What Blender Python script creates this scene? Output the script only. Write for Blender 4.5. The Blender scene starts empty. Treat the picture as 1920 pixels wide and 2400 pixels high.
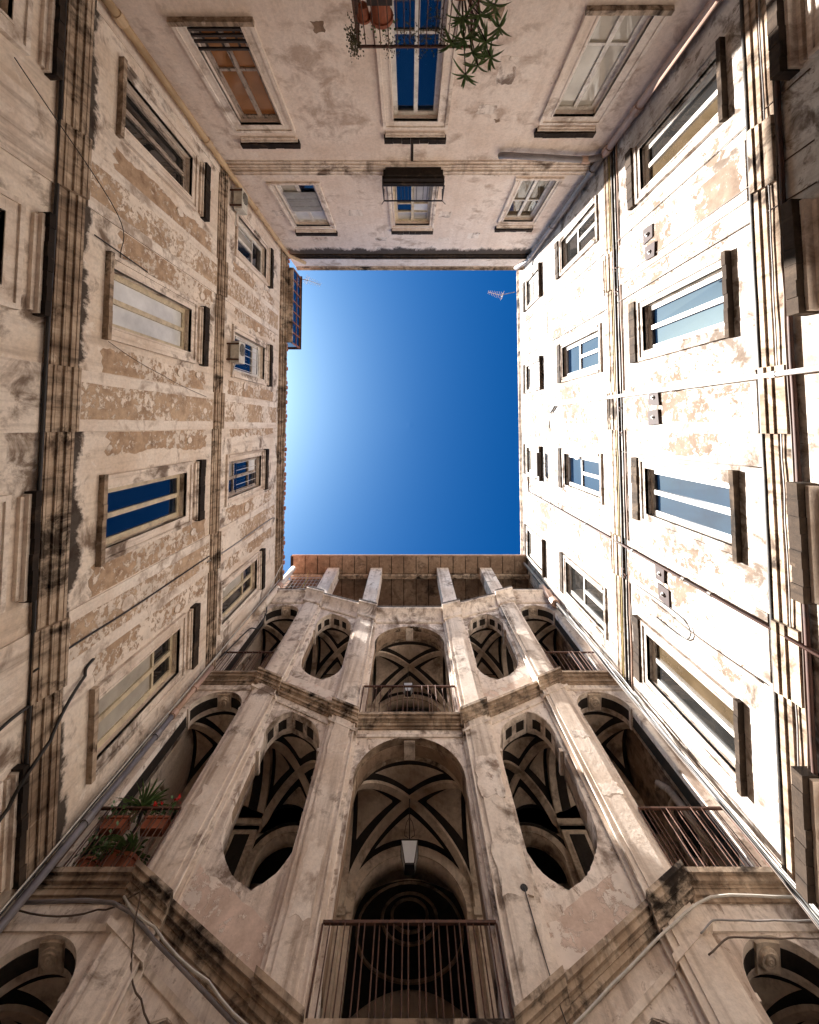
import bpy, bmesh, math, random
from mathutils import Vector, Matrix
random.seed(7)
sc = bpy.context.scene
COL = sc.collection

# ------------------------------------------------------------------ camera, sky, sun, exposure
# the camera stands in the courtyard at the origin, 1.5 m above the paving, and looks almost straight up
TILT = math.atan(.06)
cam_d = bpy.data.cameras.new('camera')
cam = bpy.data.objects.new('camera', cam_d); COL.objects.link(cam)
cam.location = (0, 0, 0)
_f = Vector((0, -math.sin(TILT), math.cos(TILT))); _up = Vector((0, -math.cos(TILT), -math.sin(TILT)))
_r = Vector((1, 0, 0))
cam.matrix_world = Matrix(((_r.x, _up.x, -_f.x, 0), (_r.y, _up.y, -_f.y, 0), (_r.z, _up.z, -_f.z, 0), (0, 0, 0, 1)))
cam_d.sensor_fit = 'AUTO'; cam_d.sensor_width = 36
cam_d.lens = 1001.7 * 36 / 2400
cam_d.shift_y = -(1200 - 936) / 2400
cam_d.clip_start = .05; cam_d.clip_end = 2000
sc.camera = cam

SUN = Vector((-1, -.115, 1.274)).normalized()       # towards the sun
EL = math.asin(SUN.z); ROT = math.atan2(SUN.x, SUN.y)
w = bpy.data.worlds.new('World'); sc.world = w; w.use_nodes = True
wn = w.node_tree; bg = wn.nodes['Background']
sky = wn.nodes.new('ShaderNodeTexSky'); sky.sky_type = 'NISHITA'; sky.sun_disc = False
sky.sun_elevation = EL; sky.sun_rotation = ROT
sky.air_density = 1.0; sky.dust_density = 2.6; sky.ozone_density = 3.0; sky.altitude = 0
# deepen the clear blue: balance, saturation and contrast of the whole sky
def wmul(col_in, rgb):
    m_ = wn.nodes.new('ShaderNodeMix'); m_.data_type = 'RGBA'; m_.blend_type = 'MULTIPLY'; m_.inputs[0].default_value = 1; m_.inputs[7].default_value = (*rgb, 1)
    wn.links.new(col_in, m_.inputs[6]); return m_.outputs[2]
hs = wn.nodes.new('ShaderNodeHueSaturation'); hs.inputs['Saturation'].default_value = 1.42
wn.links.new(wmul(sky.outputs[0], (.1396, .170, .1745)), hs.inputs['Color'])
gm = wn.nodes.new('ShaderNodeGamma'); gm.inputs['Gamma'].default_value = 1.35; wn.links.new(hs.outputs[0], gm.inputs['Color'])
sky_col = wmul(gm.outputs[0], (3.15, 3.15, 3.15))
# scattered fair-weather clouds, as the window panes of the sunlit wall mirror them
wtc = wn.nodes.new('ShaderNodeTexCoord'); wsp = wn.nodes.new('ShaderNodeSeparateXYZ'); wn.links.new(wtc.outputs['Generated'], wsp.inputs[0])
wad = wn.nodes.new('ShaderNodeMath'); wad.inputs[1].default_value = .25; wn.links.new(wsp.outputs['Z'], wad.inputs[0])
wcb = wn.nodes.new('ShaderNodeCombineXYZ'); wdv = wn.nodes.new('ShaderNodeVectorMath'); wdv.operation = 'DIVIDE'
for _i in range(3): wn.links.new(wad.outputs[0], wcb.inputs[_i])
wn.links.new(wtc.outputs['Generated'], wdv.inputs[0]); wn.links.new(wcb.outputs[0], wdv.inputs[1])
wmp = wn.nodes.new('ShaderNodeMapping'); wmp.inputs['Scale'].default_value = (1, 1, 0); wmp.inputs['Location'].default_value = (57.8, 43.2, 4.4); wn.links.new(wdv.outputs[0], wmp.inputs[0])
wno = wn.nodes.new('ShaderNodeTexNoise'); wno.inputs['Scale'].default_value = 1.9; wno.inputs['Detail'].default_value = 7; wno.inputs['Roughness'].default_value = .6; wn.links.new(wmp.outputs[0], wno.inputs['Vector'])
wrp = wn.nodes.new('ShaderNodeValToRGB'); wrp.color_ramp.elements[0].position = .56; wrp.color_ramp.elements[1].position = .68; wn.links.new(wno.outputs['Fac'], wrp.inputs[0])
wmx = wn.nodes.new('ShaderNodeMix'); wmx.data_type = 'RGBA'; wn.links.new(wrp.outputs[0], wmx.inputs[0]); wn.links.new(sky_col, wmx.inputs[6]); wmx.inputs[7].default_value = (5.2, 5.3, 5.5, 1)
wn.links.new(wmx.outputs[2], bg.inputs[0])
bg.inputs[1].default_value = .05
sd = bpy.data.lights.new('sun', 'SUN'); sd.energy = 3.9; sd.angle = math.radians(.53); sd.color = (1, .955, .90)
so = bpy.data.objects.new('sun', sd); COL.objects.link(so); so.location = (-30, -4, 40)
so.rotation_euler = SUN.to_track_quat('Z', 'Y').to_euler()
sc.view_settings.view_transform = 'Standard'; sc.view_settings.look = 'None'
sc.view_settings.gamma = 1; sc.view_settings.use_curve_mapping = False
sc.view_settings.exposure = 2.8
sc.cycles.max_bounces = 10; sc.cycles.diffuse_bounces = 7; sc.cycles.glossy_bounces = 4

# ------------------------------------------------------------------ materials
MATS = {}
def newmat(name):
    m = bpy.data.materials.new(name); m.use_nodes = True
    MATS[name] = m
    nt = m.node_tree
    return m, nt, nt.nodes['Principled BSDF']
def N(nt, t, **k):
    n = nt.nodes.new(t)
    for a, b in k.items(): setattr(n, a, b)
    return n
def coords(nt, scale=(1, 1, 1), loc=(0, 0, 0)):
    tc = N(nt, 'ShaderNodeTexCoord'); mp = N(nt, 'ShaderNodeMapping')
    mp.inputs['Scale'].default_value = scale; mp.inputs['Location'].default_value = loc
    nt.links.new(tc.outputs['Object'], mp.inputs[0]); return mp.outputs[0]
def noise(nt, vec, scale, detail=6, rough=.6, dist=0):
    n = N(nt, 'ShaderNodeTexNoise'); n.inputs['Scale'].default_value = scale; n.inputs['Detail'].default_value = detail
    n.inputs['Roughness'].default_value = rough; n.inputs['Distortion'].default_value = dist
    nt.links.new(vec, n.inputs['Vector']); return n.outputs['Fac']
def ramp(nt, fac, stops):
    r = N(nt, 'ShaderNodeValToRGB'); e = r.color_ramp.elements
    while len(e) < len(stops): e.new(.5)
    for i, (p, c) in enumerate(stops):
        e[i].position = p; e[i].color = (c, c, c, 1) if isinstance(c, (int, float)) else (*c, 1)
    nt.links.new(fac, r.inputs[0]); return r.outputs[0]
def mix(nt, fac, a, b, mode='MIX'):
    m = N(nt, 'ShaderNodeMix', data_type='RGBA', blend_type=mode)
    for s, v in ((0, fac), (6, a), (7, b)):
        if isinstance(v, (int, float)): m.inputs[s].default_value = v
        elif isinstance(v, tuple): m.inputs[s].default_value = (*v, 1)
        else: nt.links.new(v, m.inputs[s])
    return m.outputs[2]
def bump(nt, bsdf, h, strength=.3, dist=.02):
    b = N(nt, 'ShaderNodeBump'); b.inputs['Strength'].default_value = strength; b.inputs['Distance'].default_value = dist
    nt.links.new(h, b.inputs['Height']); nt.links.new(b.outputs[0], bsdf.inputs['Normal'])

def plaster(name, base, dark, light, patch, seed=0, streak=.5, amt=.6, dirt=(.10, .065, .04), dirtamt=.6, fine=.3, soot=None, marks=None):
    m, nt, b = newmat(name)
    L = (seed * 3.7, seed * 1.9, seed * 2.3)
    v = coords(nt, (1, 1, 1), L)
    big = noise(nt, v, .6, 4, .6, .3)
    c = ramp(nt, big, [(.30, patch), (.50, base), (.70, light)])
    mid = noise(nt, v, 2.4, 6, .68, .5)
    c = mix(nt, ramp(nt, mid, [(.50, 0), (.66, amt)]), c, patch)
    c = mix(nt, ramp(nt, mid, [(.33, .75), (.40, 0)]), c, light)
    vs = coords(nt, (3.4, 3.4, .22), L)
    stn = noise(nt, vs, 1.7, 4, .62, .2)
    c = mix(nt, ramp(nt, stn, [(.50, 0), (.74, streak)]), c, dark)
    c = mix(nt, ramp(nt, stn, [(.26, streak * .7), (.42, 0)]), c, light)
    pr = N(nt, 'ShaderNodeMath', operation='MULTIPLY'); nt.links.new(mid, pr.inputs[0]); nt.links.new(big, pr.inputs[1])
    c = mix(nt, ramp(nt, pr.outputs[0], [(.27, 0), (.38, dirtamt)]), c, dirt)
    if marks:     # small scuffs and flaked specks
        vm = coords(nt, (1, 1, .7), (L[0] + 5, L[1], L[2]))
        c = mix(nt, ramp(nt, noise(nt, vm, 5.5, 6, .75, .6), [(.56, 0), (.64, .85)]), c, marks)
    if soot:      # black run-off crust above or below a ledge: (ledge height, reach, sharpness)
        z0, reach, sh = soot
        sep = N(nt, 'ShaderNodeSeparateXYZ'); tc = N(nt, 'ShaderNodeTexCoord'); nt.links.new(tc.outputs['Object'], sep.inputs[0])
        mr = N(nt, 'ShaderNodeMapRange'); nt.links.new(sep.outputs['Z'], mr.inputs['Value'])
        mr.inputs['From Min'].default_value = z0; mr.inputs['From Max'].default_value = z0 + reach
        mr.inputs['To Min'].default_value = .62 if reach > 0 else .80; mr.inputs['To Max'].default_value = 0
        below = N(nt, 'ShaderNodeMath', operation='GREATER_THAN' if reach > 0 else 'LESS_THAN'); nt.links.new(sep.outputs['Z'], below.inputs[0]); below.inputs[1].default_value = z0
        vk = coords(nt, (1, 1, .35 if reach < 0 else .8), L)
        kn = noise(nt, vk, 2.6 if reach < 0 else 1.1, 6, .7, .3)
        ad = N(nt, 'ShaderNodeMath', operation='MULTIPLY_ADD'); nt.links.new(mr.outputs[0], ad.inputs[0]); ad.inputs[1].default_value = .9; nt.links.new(kn, ad.inputs[2])
        mk = ramp(nt, ad.outputs[0], [(.74, 0), (.74 + sh * .5, .93)])
        mm = N(nt, 'ShaderNodeMath', operation='MULTIPLY'); nt.links.new(mk, mm.inputs[0]); nt.links.new(below.outputs[0], mm.inputs[1])
        c = mix(nt, mm.outputs[0], c, (.03, .02, .015))
    f = noise(nt, v, 17, 4, .7)
    c = mix(nt, fine, c, ramp(nt, f, [(.3, .4), (.62, 1)]), 'MULTIPLY')
    nt.links.new(c, b.inputs['Base Color']); b.inputs['Roughness'].default_value = .92
    b.inputs['Specular IOR Level'].default_value = .2
    bump(nt, b, mix(nt, .35, mid, f), .5, .03)
    return m

plaster('plaster_ochre', (.82, .715, .615), (.30, .20, .14), (.88, .80, .72), (.68, .545, .43), 1, .5, .6, (.13, .08, .053), .85, soot=(6.36, .55, .16))
plaster('plaster_cream', (.58, .52, .465), (.17, .125, .095), (.68, .63, .58), (.28, .215, .17), 2, .55, .9, (.11, .078, .057), .9, marks=(.17, .125, .095))
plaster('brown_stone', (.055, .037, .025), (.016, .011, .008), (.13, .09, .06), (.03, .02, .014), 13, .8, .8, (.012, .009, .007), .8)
plaster('plaster_pink', (.82, .70, .61), (.54, .40, .31), (.87, .775, .695), (.74, .60, .50), 3, .32, .5, (.36, .24, .17), .6, soot=(17.38, -1.0, .35))
plaster('plaster_grey', (.84, .74, .655), (.26, .18, .135), (.90, .82, .75), (.66, .53, .435), 4, .75, .65, (.15, .10, .075), .85, marks=(.30, .21, .155))
plaster('plaster_pale', (.85, .755, .665), (.50, .37, .28), (.89, .815, .74), (.73, .605, .505), 5, .5, .55, (.26, .17, .115), .65)
plaster('plaster_trim', (.82, .72, .63), (.26, .18, .13), (.89, .805, .72), (.64, .515, .415), 6, .78, .65, (.13, .085, .06), .85)
plaster('stained_stone', (.44, .33, .24), (.03, .02, .015), (.72, .60, .48), (.14, .095, .066), 7, .9, .9, (.02, .014, .011), .95)
plaster('stained_trim', (.46, .35, .26), (.045, .03, .021), (.66, .53, .41), (.17, .112, .075), 12, .9, .85, (.03, .02, .014), .92)
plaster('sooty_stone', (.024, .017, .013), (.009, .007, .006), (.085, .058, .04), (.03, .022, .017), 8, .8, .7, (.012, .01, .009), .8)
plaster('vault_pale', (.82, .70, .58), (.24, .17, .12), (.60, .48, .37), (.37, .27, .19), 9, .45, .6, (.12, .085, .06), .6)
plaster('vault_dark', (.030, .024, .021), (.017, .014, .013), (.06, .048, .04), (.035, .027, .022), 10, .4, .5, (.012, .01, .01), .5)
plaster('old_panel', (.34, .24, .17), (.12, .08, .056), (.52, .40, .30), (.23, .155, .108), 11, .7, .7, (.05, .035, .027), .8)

def flaky(name, under, over, lo=.50, seed=0, scale=2.6, dark=(.1, .06, .035)):
    m, nt, b = newmat(name)
    L = (seed * 2.1 + 4, seed * 5.3, seed * 1.3)
    v = coords(nt, (1, 1, 1), L)
    den = noise(nt, v, .7, 3, .6)
    fl = noise(nt, v, scale, 7, .74, .35)
    s = N(nt, 'ShaderNodeMath', operation='ADD'); nt.links.new(fl, s.inputs[0])
    s2 = N(nt, 'ShaderNodeMath', operation='MULTIPLY'); nt.links.new(den, s2.inputs[0]); s2.inputs[1].default_value = .8
    nt.links.new(s2.outputs[0], s.inputs[1])
    mk = ramp(nt, s.outputs[0], [(lo + .385, 0), (lo + .43, 1)])
    tone = ramp(nt, noise(nt, v, 4, 5, .7), [(.3, dark), (.55, under), (.8, tuple(min(1, x * 1.35) for x in under))])
    ov = ramp(nt, noise(nt, v, 1.5, 4, .7), [(.3, tuple(x * .72 for x in over)), (.6, over)])
    c = mix(nt, mk, tone, ov)
    nt.links.new(c, b.inputs['Base Color']); b.inputs['Roughness'].default_value = .95; b.inputs['Specular IOR Level'].default_value = .15
    bump(nt, b, mix(nt, .6, fl, mk), .6, .02)
    return m
flaky('flaky_brown', (.47, .335, .23), (.82, .715, .615), .53, 1, 7.0, (.25, .16, .105))
flaky('flaky_brown_dense', (.50, .365, .255), (.84, .735, .635), .505, 2, 9.0, (.29, .195, .13))
flaky('flaky_tan', (.20, .148, .112), (.58, .52, .465), .46, 3, 8.0, (.13, .092, .068))
flaky('flaky_rose', (.66, .52, .44), (.83, .73, .65), .50, 4, 4.4, (.50, .365, .29))

def simple(name, col, rough=.6, metal=0, var=.25, scale=8, spec=.5, dirt=None, stretch=(1, 1, 1), bmp=.15):
    m, nt, b = newmat(name)
    v = coords(nt, stretch)
    n = noise(nt, v, scale, 7, .65)
    c = ramp(nt, n, [(.3, tuple(x * (1 - var) for x in col)), (.7, tuple(min(1, x * (1 + var * .6)) for x in col))])
    if dirt:
        c = mix(nt, ramp(nt, noise(nt, v, scale * .6, 9, .7, .5), [(.50, 0), (.62, dirt[1])]), c, dirt[0])
    nt.links.new(c, b.inputs['Base Color'])
    b.inputs['Roughness'].default_value = rough; b.inputs['Metallic'].default_value = metal
    b.inputs['Specular IOR Level'].default_value = spec
    bump(nt, b, n, bmp, .01)
    return m
simple('white_paint', (.74, .70, .64), .45, dirt=((.35, .26, .19), .5), scale=5)
simple('cream_paint', (.62, .52, .36), .5, dirt=((.25, .18, .12), .5), scale=5)
simple('peeling_wood', (.42, .34, .28), .75, dirt=((.07, .055, .045), .95), scale=9, stretch=(3, 3, .7))
simple('dark_wood', (.045, .032, .026), .8, scale=12)
simple('board_orange', (.34, .135, .045), .4, var=.35, scale=3)
simple('rust_iron', (.12, .055, .035), .75, .35, scale=18, dirt=((.03, .02, .018), .8))
simple('black_iron', (.025, .02, .02), .65, .3, scale=18)
simple('pipe_buff', (.60, .43, .26), .55, dirt=((.33, .2, .1), .6), scale=3, stretch=(1, 1, .4))
simple('pipe_pink', (.50, .33, .25), .55, dirt=((.25, .16, .12), .6), scale=3, stretch=(1, 1, .4))
simple('pipe_grey', (.24, .22, .23), .5, .2, dirt=((.1, .08, .07), .6), scale=3, stretch=(1, 1, .4))
simple('pipe_white', (.70, .68, .65), .45, dirt=((.4, .33, .27), .4), scale=2, stretch=(1, 1, .4))
simple('pipe_rust', (.07, .026, .016), .7, dirt=((.03, .015, .011), .8), scale=4, stretch=(1, 1, .4))
simple('pipe_dark', (.018, .014, .012), .6, dirt=((.17, .12, .08), .5), scale=4)
simple('cable_black', (.018, .015, .014), .6)
simple('cable_grey', (.30, .28, .27), .5)
simple('cable_pale', (.58, .55, .5), .5)
simple('cable_brown', (.10, .065, .045), .6)
simple('cable_ochre', (.36, .27, .08), .6)
simple('terracotta', (.36, .105, .05), .8, dirt=((.2, .09, .06), .5))
simple('soil', (.03, .02, .014), 1)
simple('leaf', (.08, .15, .04), .5, var=.5, scale=6)
simple('leaf_yucca', (.12, .21, .07), .45, var=.5, scale=6)
simple('leaf_dry', (.07, .065, .03), .7, var=.5, scale=6)
simple('petal', (.65, .012, .012), .6)
simple('appliance', (.62, .59, .52), .5, dirt=((.3, .25, .2), .4))
simple('grille_dark', (.03, .03, .03), .6)
simple('lantern_glass', (.72, .76, .80), .25, var=.08)
simple('paving', (.36, .33, .30), .8, scale=3)
simple('anchor_rust', (.035, .015, .012), .8, dirt=((.015, .008, .007), .7))
simple('roof_tile', (.35, .13, .07), .85)
simple('blind', (.35, .345, .33), .7, scale=4)
simple('orange_frame', (.32, .12, .05), .6)

def glass(name, col, rough=.025, spec=.5, ior=1.6, bumpy=.02):
    m, nt, b = newmat(name)
    v = coords(nt)
    n = noise(nt, v, .9, 3, .5)
    c = ramp(nt, noise(nt, v, 1.3, 6, .6), [(.3, tuple(x * .55 for x in col)), (.7, col)])
    nt.links.new(c, b.inputs['Base Color']); b.inputs['Roughness'].default_value = rough
    b.inputs['IOR'].default_value = ior; b.inputs['Specular IOR Level'].default_value = spec
    bump(nt, b, n, bumpy, .05)
    return m
glass('pane_dark', (.005, .014, .034), ior=1.9)
glass('pane_smoke', (.022, .021, .02), .04, ior=1.7)
glass('pane_milk', (.84, .84, .83), .3)
glass('pane_curtain', (.55, .51, .44), .05)
glass('pane_warm', (.085, .06, .034), .04)
glass('pane_orange', (.36, .15, .055), .1, bumpy=.0)

# ------------------------------------------------------------------ mesh helpers
class MB:
    def __init__(s): s.v = []; s.f = []
    def add(s, vs, fs):
        o = len(s.v); s.v += [tuple(p) for p in vs]; s.f += [tuple(i + o for i in f) for f in fs]; return s
    def box(s, a, b):
        x0, x1 = sorted((a[0], b[0])); y0, y1 = sorted((a[1], b[1])); z0, z1 = sorted((a[2], b[2]))
        return s.add([(x0, y0, z0), (x1, y0, z0), (x1, y1, z0), (x0, y1, z0), (x0, y0, z1), (x1, y0, z1), (x1, y1, z1), (x0, y1, z1)],
                     [(0, 3, 2, 1), (4, 5, 6, 7), (0, 1, 5, 4), (1, 2, 6, 5), (2, 3, 7, 6), (3, 0, 4, 7)])
    def wb(s, P, u0, u1, z0, z1, d0, d1): return s.box(P(u0, z0, d0), P(u1, z1, d1))
    def hexa(s, q0, q1):          # two quads, bottom and top loops
        return s.add(list(q0) + list(q1), [(0, 3, 2, 1), (4, 5, 6, 7), (0, 1, 5, 4), (1, 2, 6, 5), (2, 3, 7, 6), (3, 0, 4, 7)])
    def prism(s, P, poly, d0, d1):
        n = len(poly)
        vs = [P(u, z, d0) for u, z in poly] + [P(u, z, d1) for u, z in poly]
        return s.add(vs, [tuple(range(n)), tuple(range(2 * n - 1, n - 1, -1))] + [(i, (i + 1) % n, n + (i + 1) % n, n + i) for i in range(n)])
    def tube(s, pts, r, n=7, cap=True):
        pts = [Vector(p) for p in pts]; rings = []
        t0 = (pts[1] - pts[0]).normalized()
        a = t0.orthogonal().normalized()
        for i, p in enumerate(pts):
            t = (pts[min(i + 1, len(pts) - 1)] - pts[max(i - 1, 0)]).normalized()
            a = (a - t * a.dot(t)); a = a.normalized() if a.length > 1e-6 else t.orthogonal().normalized()
            b = t.cross(a)
            rr = r[i] if isinstance(r, (list, tuple)) else r
            rings.append([p + (a * math.cos(2 * math.pi * k / n) + b * math.sin(2 * math.pi * k / n)) * rr for k in range(n)])
        vs = [q for g in rings for q in g]
        fs = [(i * n + k, i * n + (k + 1) % n, (i + 1) * n + (k + 1) % n, (i + 1) * n + k) for i in range(len(pts) - 1) for k in range(n)]
        if cap: fs += [tuple(range(n - 1, -1, -1)), tuple((len(pts) - 1) * n + k for k in range(n))]
        return s.add(vs, fs)
    def lathe(s, c, prof, axis=(0, 0, 1), n=14):
        ax = Vector(axis).normalized(); a = ax.orthogonal().normalized(); b = ax.cross(a); c = Vector(c)
        vs = [c + ax * h + (a * math.cos(2 * math.pi * k / n) + b * math.sin(2 * math.pi * k / n)) * r for r, h in prof for k in range(n)]
        fs = [(i * n + k, i * n + (k + 1) % n, (i + 1) * n + (k + 1) % n, (i + 1) * n + k) for i in range(len(prof) - 1) for k in range(n)]
        fs += [tuple(range(n - 1, -1, -1)), tuple((len(prof) - 1) * n + k for k in range(n))]
        return s.add(vs, fs)
    def build(s, name, mat, parent=None, smooth=False, recalc=True):
        me = bpy.data.meshes.new(name)
        me.from_pydata(s.v, [], s.f)
        if recalc:
            bm = bmesh.new(); bm.from_mesh(me); bmesh.ops.recalc_face_normals(bm, faces=bm.faces); bm.to_mesh(me); bm.free()
        return link(name, me, mat, parent, smooth)
def link(name, me, mat, parent=None, smooth=False):
    if mat and not me.materials: me.materials.append(MATS[mat])
    if smooth:
        for p in me.polygons: p.use_smooth = True
    o = bpy.data.objects.new(name, me); COL.objects.link(o)
    if parent: adopt(o, parent)
    return o
def adopt(o, parent):
    o.parent = parent
    r = parent
    if parent.type == 'EMPTY': o.matrix_parent_inverse = Matrix.Translation(-parent.location)
def thing(name, loc, label, cat, group=None):
    o = bpy.data.objects.new(name, None); COL.objects.link(o); o.location = loc; o.empty_display_size = .2
    return tag(o, label, cat, group)
def tag(o, label, cat, group=None):
    o['label'] = label; o['category'] = cat
    if group: o['group'] = group
    return o
def part(name, mat, parent, *boxes):
    m = MB()
    for a, b in boxes: m.box(a, b)
    return m.build(name, mat, parent)

XL, XR, YB, YF = -5.1, 5.15, -7.08, 6.25
GZ = -1.5
PL = lambda u, z, d: (XL + d, u, z)
PR = lambda u, z, d: (XR - d, u, z)
PB = lambda u, z, d: (u, YB + d, z)
PF = lambda u, z, d: (u, YF - d, z)

# ------------------------------------------------------------------ ground
g = MB().add([(-300, -300, GZ), (300, -300, GZ), (300, 300, GZ), (-300, 300, GZ)], [(0, 1, 2, 3)]).build('ground', 'paving')
g['kind'] = 'structure'

# ------------------------------------------------------------------ walls with rectangular openings
def wall_holes(P, u0, u1, z0, z1, holes, depth, thick):
    us = sorted({u0, u1} | {round(h[k], 4) for h in holes for k in (0, 1)})
    zs = sorted({z0, z1} | {round(h[k], 4) for h in holes for k in (2, 3)})
    m = MB()
    idx = {}
    def vid(u, z):
        if (u, z) not in idx: idx[(u, z)] = len(m.v); m.v.append(P(u, z, 0))
        return idx[(u, z)]
    hs_ = [tuple(round(x, 4) for x in h) for h in holes]
    for i in range(len(us) - 1):
        for j in range(len(zs) - 1):
            cu = (us[i] + us[i + 1]) / 2; cz = (zs[j] + zs[j + 1]) / 2
            if any(h[0] < cu < h[1] and h[2] < cz < h[3] for h in hs_): continue
            m.f.append((vid(us[i], zs[j]), vid(us[i + 1], zs[j]), vid(us[i + 1], zs[j + 1]), vid(us[i], zs[j + 1])))
    for a, b, c, d in hs_:
        q = [P(a, c, 0), P(b, c, 0), P(b, d, 0), P(a, d, 0), P(a, c, -depth), P(b, c, -depth), P(b, d, -depth), P(a, d, -depth)]
        m.add(q, [(0, 1, 5, 4), (1, 2, 6, 5), (2, 3, 7, 6), (3, 0, 4, 7), (4, 5, 6, 7)])
    # the building's body behind the facade
    m.wb(P, u0, u1, z0, z1, -thick, -depth - .05)
    # top strip closing the gap between facade skin and body
    m.wb(P, u0, u1, z1 - .04, z1 + .001, -depth - .05, 0)
    return m

def casement(P, par, uc, w, z0, z1, frame='white_paint', pane='pane_dark', trans=(), mull=True, panes=None, dframe=-.10):
    fw = .055
    m = MB()
    a, b = uc - w / 2, uc + w / 2
    m.wb(P, a - .05, a + fw, z0 - .05, z1 + .05, dframe - .06, dframe)
    m.wb(P, b - fw, b + .05, z0 - .05, z1 + .05, dframe - .06, dframe)
    m.wb(P, a + fw, b - fw, z0 - .05, z0 + fw, dframe - .06, dframe - .002)
    m.wb(P, a + fw, b - fw, z1 - fw, z1 + .05, dframe - .06, dframe - .002)
    zz = [z0 + fw] + [z0 + (z1 - z0) * t for t in trans] + [z1 - fw]
    for t in zz[1:-1]: m.wb(P, a + fw, b - fw, t - .03, t + .03, dframe - .055, dframe + .004)
    if mull: m.wb(P, uc - .045, uc + .045, z0 + fw, zz[-2] if (len(zz) > 2 and mull == 'low') else z1 - fw, dframe - .05, dframe + .012)
    m.build('frame', frame, par)
    us = [(a + fw, uc - .045), (uc + .045, b - fw)] if mull else [(a + fw, b - fw)]
    k = 0
    for j in range(len(zz) - 1):
        cols = us
        if mull == 'low' and j == len(zz) - 2 and len(zz) > 2: cols = [(a + fw, b - fw)]
        for c in cols:
            pm = panes[k % len(panes)] if panes else pane
            k += 1
            jit = random.uniform(-.006, .006)
            q = [P(c[0], zz[j], dframe - .035 + jit), P(c[1], zz[j], dframe - .035 - jit), P(c[1], zz[j + 1], dframe - .035 - jit * .5), P(c[0], zz[j + 1], dframe - .035 + jit * .5)]
            r = [P(c[0], zz[j], dframe - .045), P(c[1], zz[j], dframe - .045), P(c[1], zz[j + 1], dframe - .045), P(c[0], zz[j + 1], dframe - .045)]
            MB().hexa(q, r).build('pane', pm, par)

def window(P, bld, uc, w, z0, z1, sw=.22, hz=None, hp=.15, hh=.20, trim='plaster_trim', hood='sooty_stone', sill='stained_stone', sp=.10, hw=None, frieze=True, sdrop=.0, **kw):
    """surround with bead, casement, panes, sill and hood; hz is the underside of the hood"""
    a, b = uc - w / 2 - .05, uc + w / 2 + .05
    zb, zt = z0 - .05, z1 + .05
    m = MB()
    for s0, s1 in ((a - sw, a), (b, b + sw)): m.wb(P, s0, s1, zb, zt, -.01, .045)
    m.wb(P, a - sw, b + sw, zt, zt + sw, -.01, .047)
    m.wb(P, a - sw - .03, a - sw + .04, zb, zt + sw - .04, -.01, .075); m.wb(P, b + sw - .04, b + sw + .03, zb, zt + sw - .04, -.01, .075)
    m.wb(P, a - sw - .03, b + sw + .03, zt + sw - .04, zt + sw + .03, -.01, .077)
    m.wb(P, a - .035, a, zb, zt + .035, -.01, .062); m.wb(P, b, b + .035, zb, zt + .035, -.01, .062); m.wb(P, a, b, zt, zt + .034, -.01, .06)
    hwid = (hw or (w + 2 * sw + .16)) / 2
    if hz:
        m.wb(P, uc - hwid + .06, uc + hwid - .06, hz - .10, hz - .04, -.01, .05)
        m.wb(P, uc - hwid + .03, uc + hwid - .03, hz - .04, hz + .01, -.01, hp * .62)
    win = m.build('window', trim, bld)
    casement(P, win, uc, w, z0, z1, **kw)
    if hz:
        k = 7; h = MB()
        pts_b = [uc - hwid + 2 * hwid * i / k for i in range(k + 1)]
        for i in range(k):     # worn slab with uneven lower edge
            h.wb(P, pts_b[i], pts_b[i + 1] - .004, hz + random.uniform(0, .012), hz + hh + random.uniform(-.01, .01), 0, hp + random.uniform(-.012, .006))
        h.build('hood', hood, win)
    if sill:
        s = MB(); k = 6
        L0, L1 = a - sw - .05, b + sw + .05
        for i in range(k):
            s.wb(P, L0 + (L1 - L0) * i / k, L0 + (L1 - L0) * (i + 1) / k - .003, zb - .09 - sdrop + random.uniform(-.006, .006), zb - sdrop, -.01, sp + random.uniform(-.008, .004))
        s.build('sill', sill, win)
    return win

def ragged(P, mat, bld, u0, u1, z0, z1, d, rag=(.03, .03), rz=.06, n=44, name='plaster_panel'):
    def walk(amp):
        x = 0; out = []
        for i in range(n + 1):
            x = .80 * x + random.uniform(-1, 1) * amp * (.55 if n > 12 else 1); out.append(x)
        return out
    A, B = walk(rag[0]), walk(rag[1])
    poly = [(u0 + A[i], z0 + (z1 - z0) * i / n) for i in range(n + 1)]
    top = [(u0 + (u1 - u0) * t, z1 + random.uniform(-rz, rz)) for t in (.2, .4, .6, .8)]
    poly += top + [(u1 + B[i], z0 + (z1 - z0) * i / n) for i in range(n, -1, -1)]
    poly += [(u0 + (u1 - u0) * t, z0 + random.uniform(-rz, rz)) for t in (.8, .6, .4, .2)]
    return MB().prism(P, poly, -.005, d).build(name, mat, bld)

def string_course(P, bld, runs, layers, mat='stained_stone', name='string_course'):
    """runs: (u0,u1,extra projection); layers: (z0,z1,projection); each run is one moulded length"""
    for u0, u1, e in runs:
        m = MB()
        for z0, z1, p in layers: m.wb(P, u0 + .001, u1 - .001, z0, z1, -.01, p + e)
        m.build(name, mat, bld)

def runs_of(u0, u1, pil, e=.06):
    out = []; c = u0
    for a, b in pil:
        out.append((c, a, 0)); out.append((a, b, e)); c = b
    out.append((c, u1, 0)); return out

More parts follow.
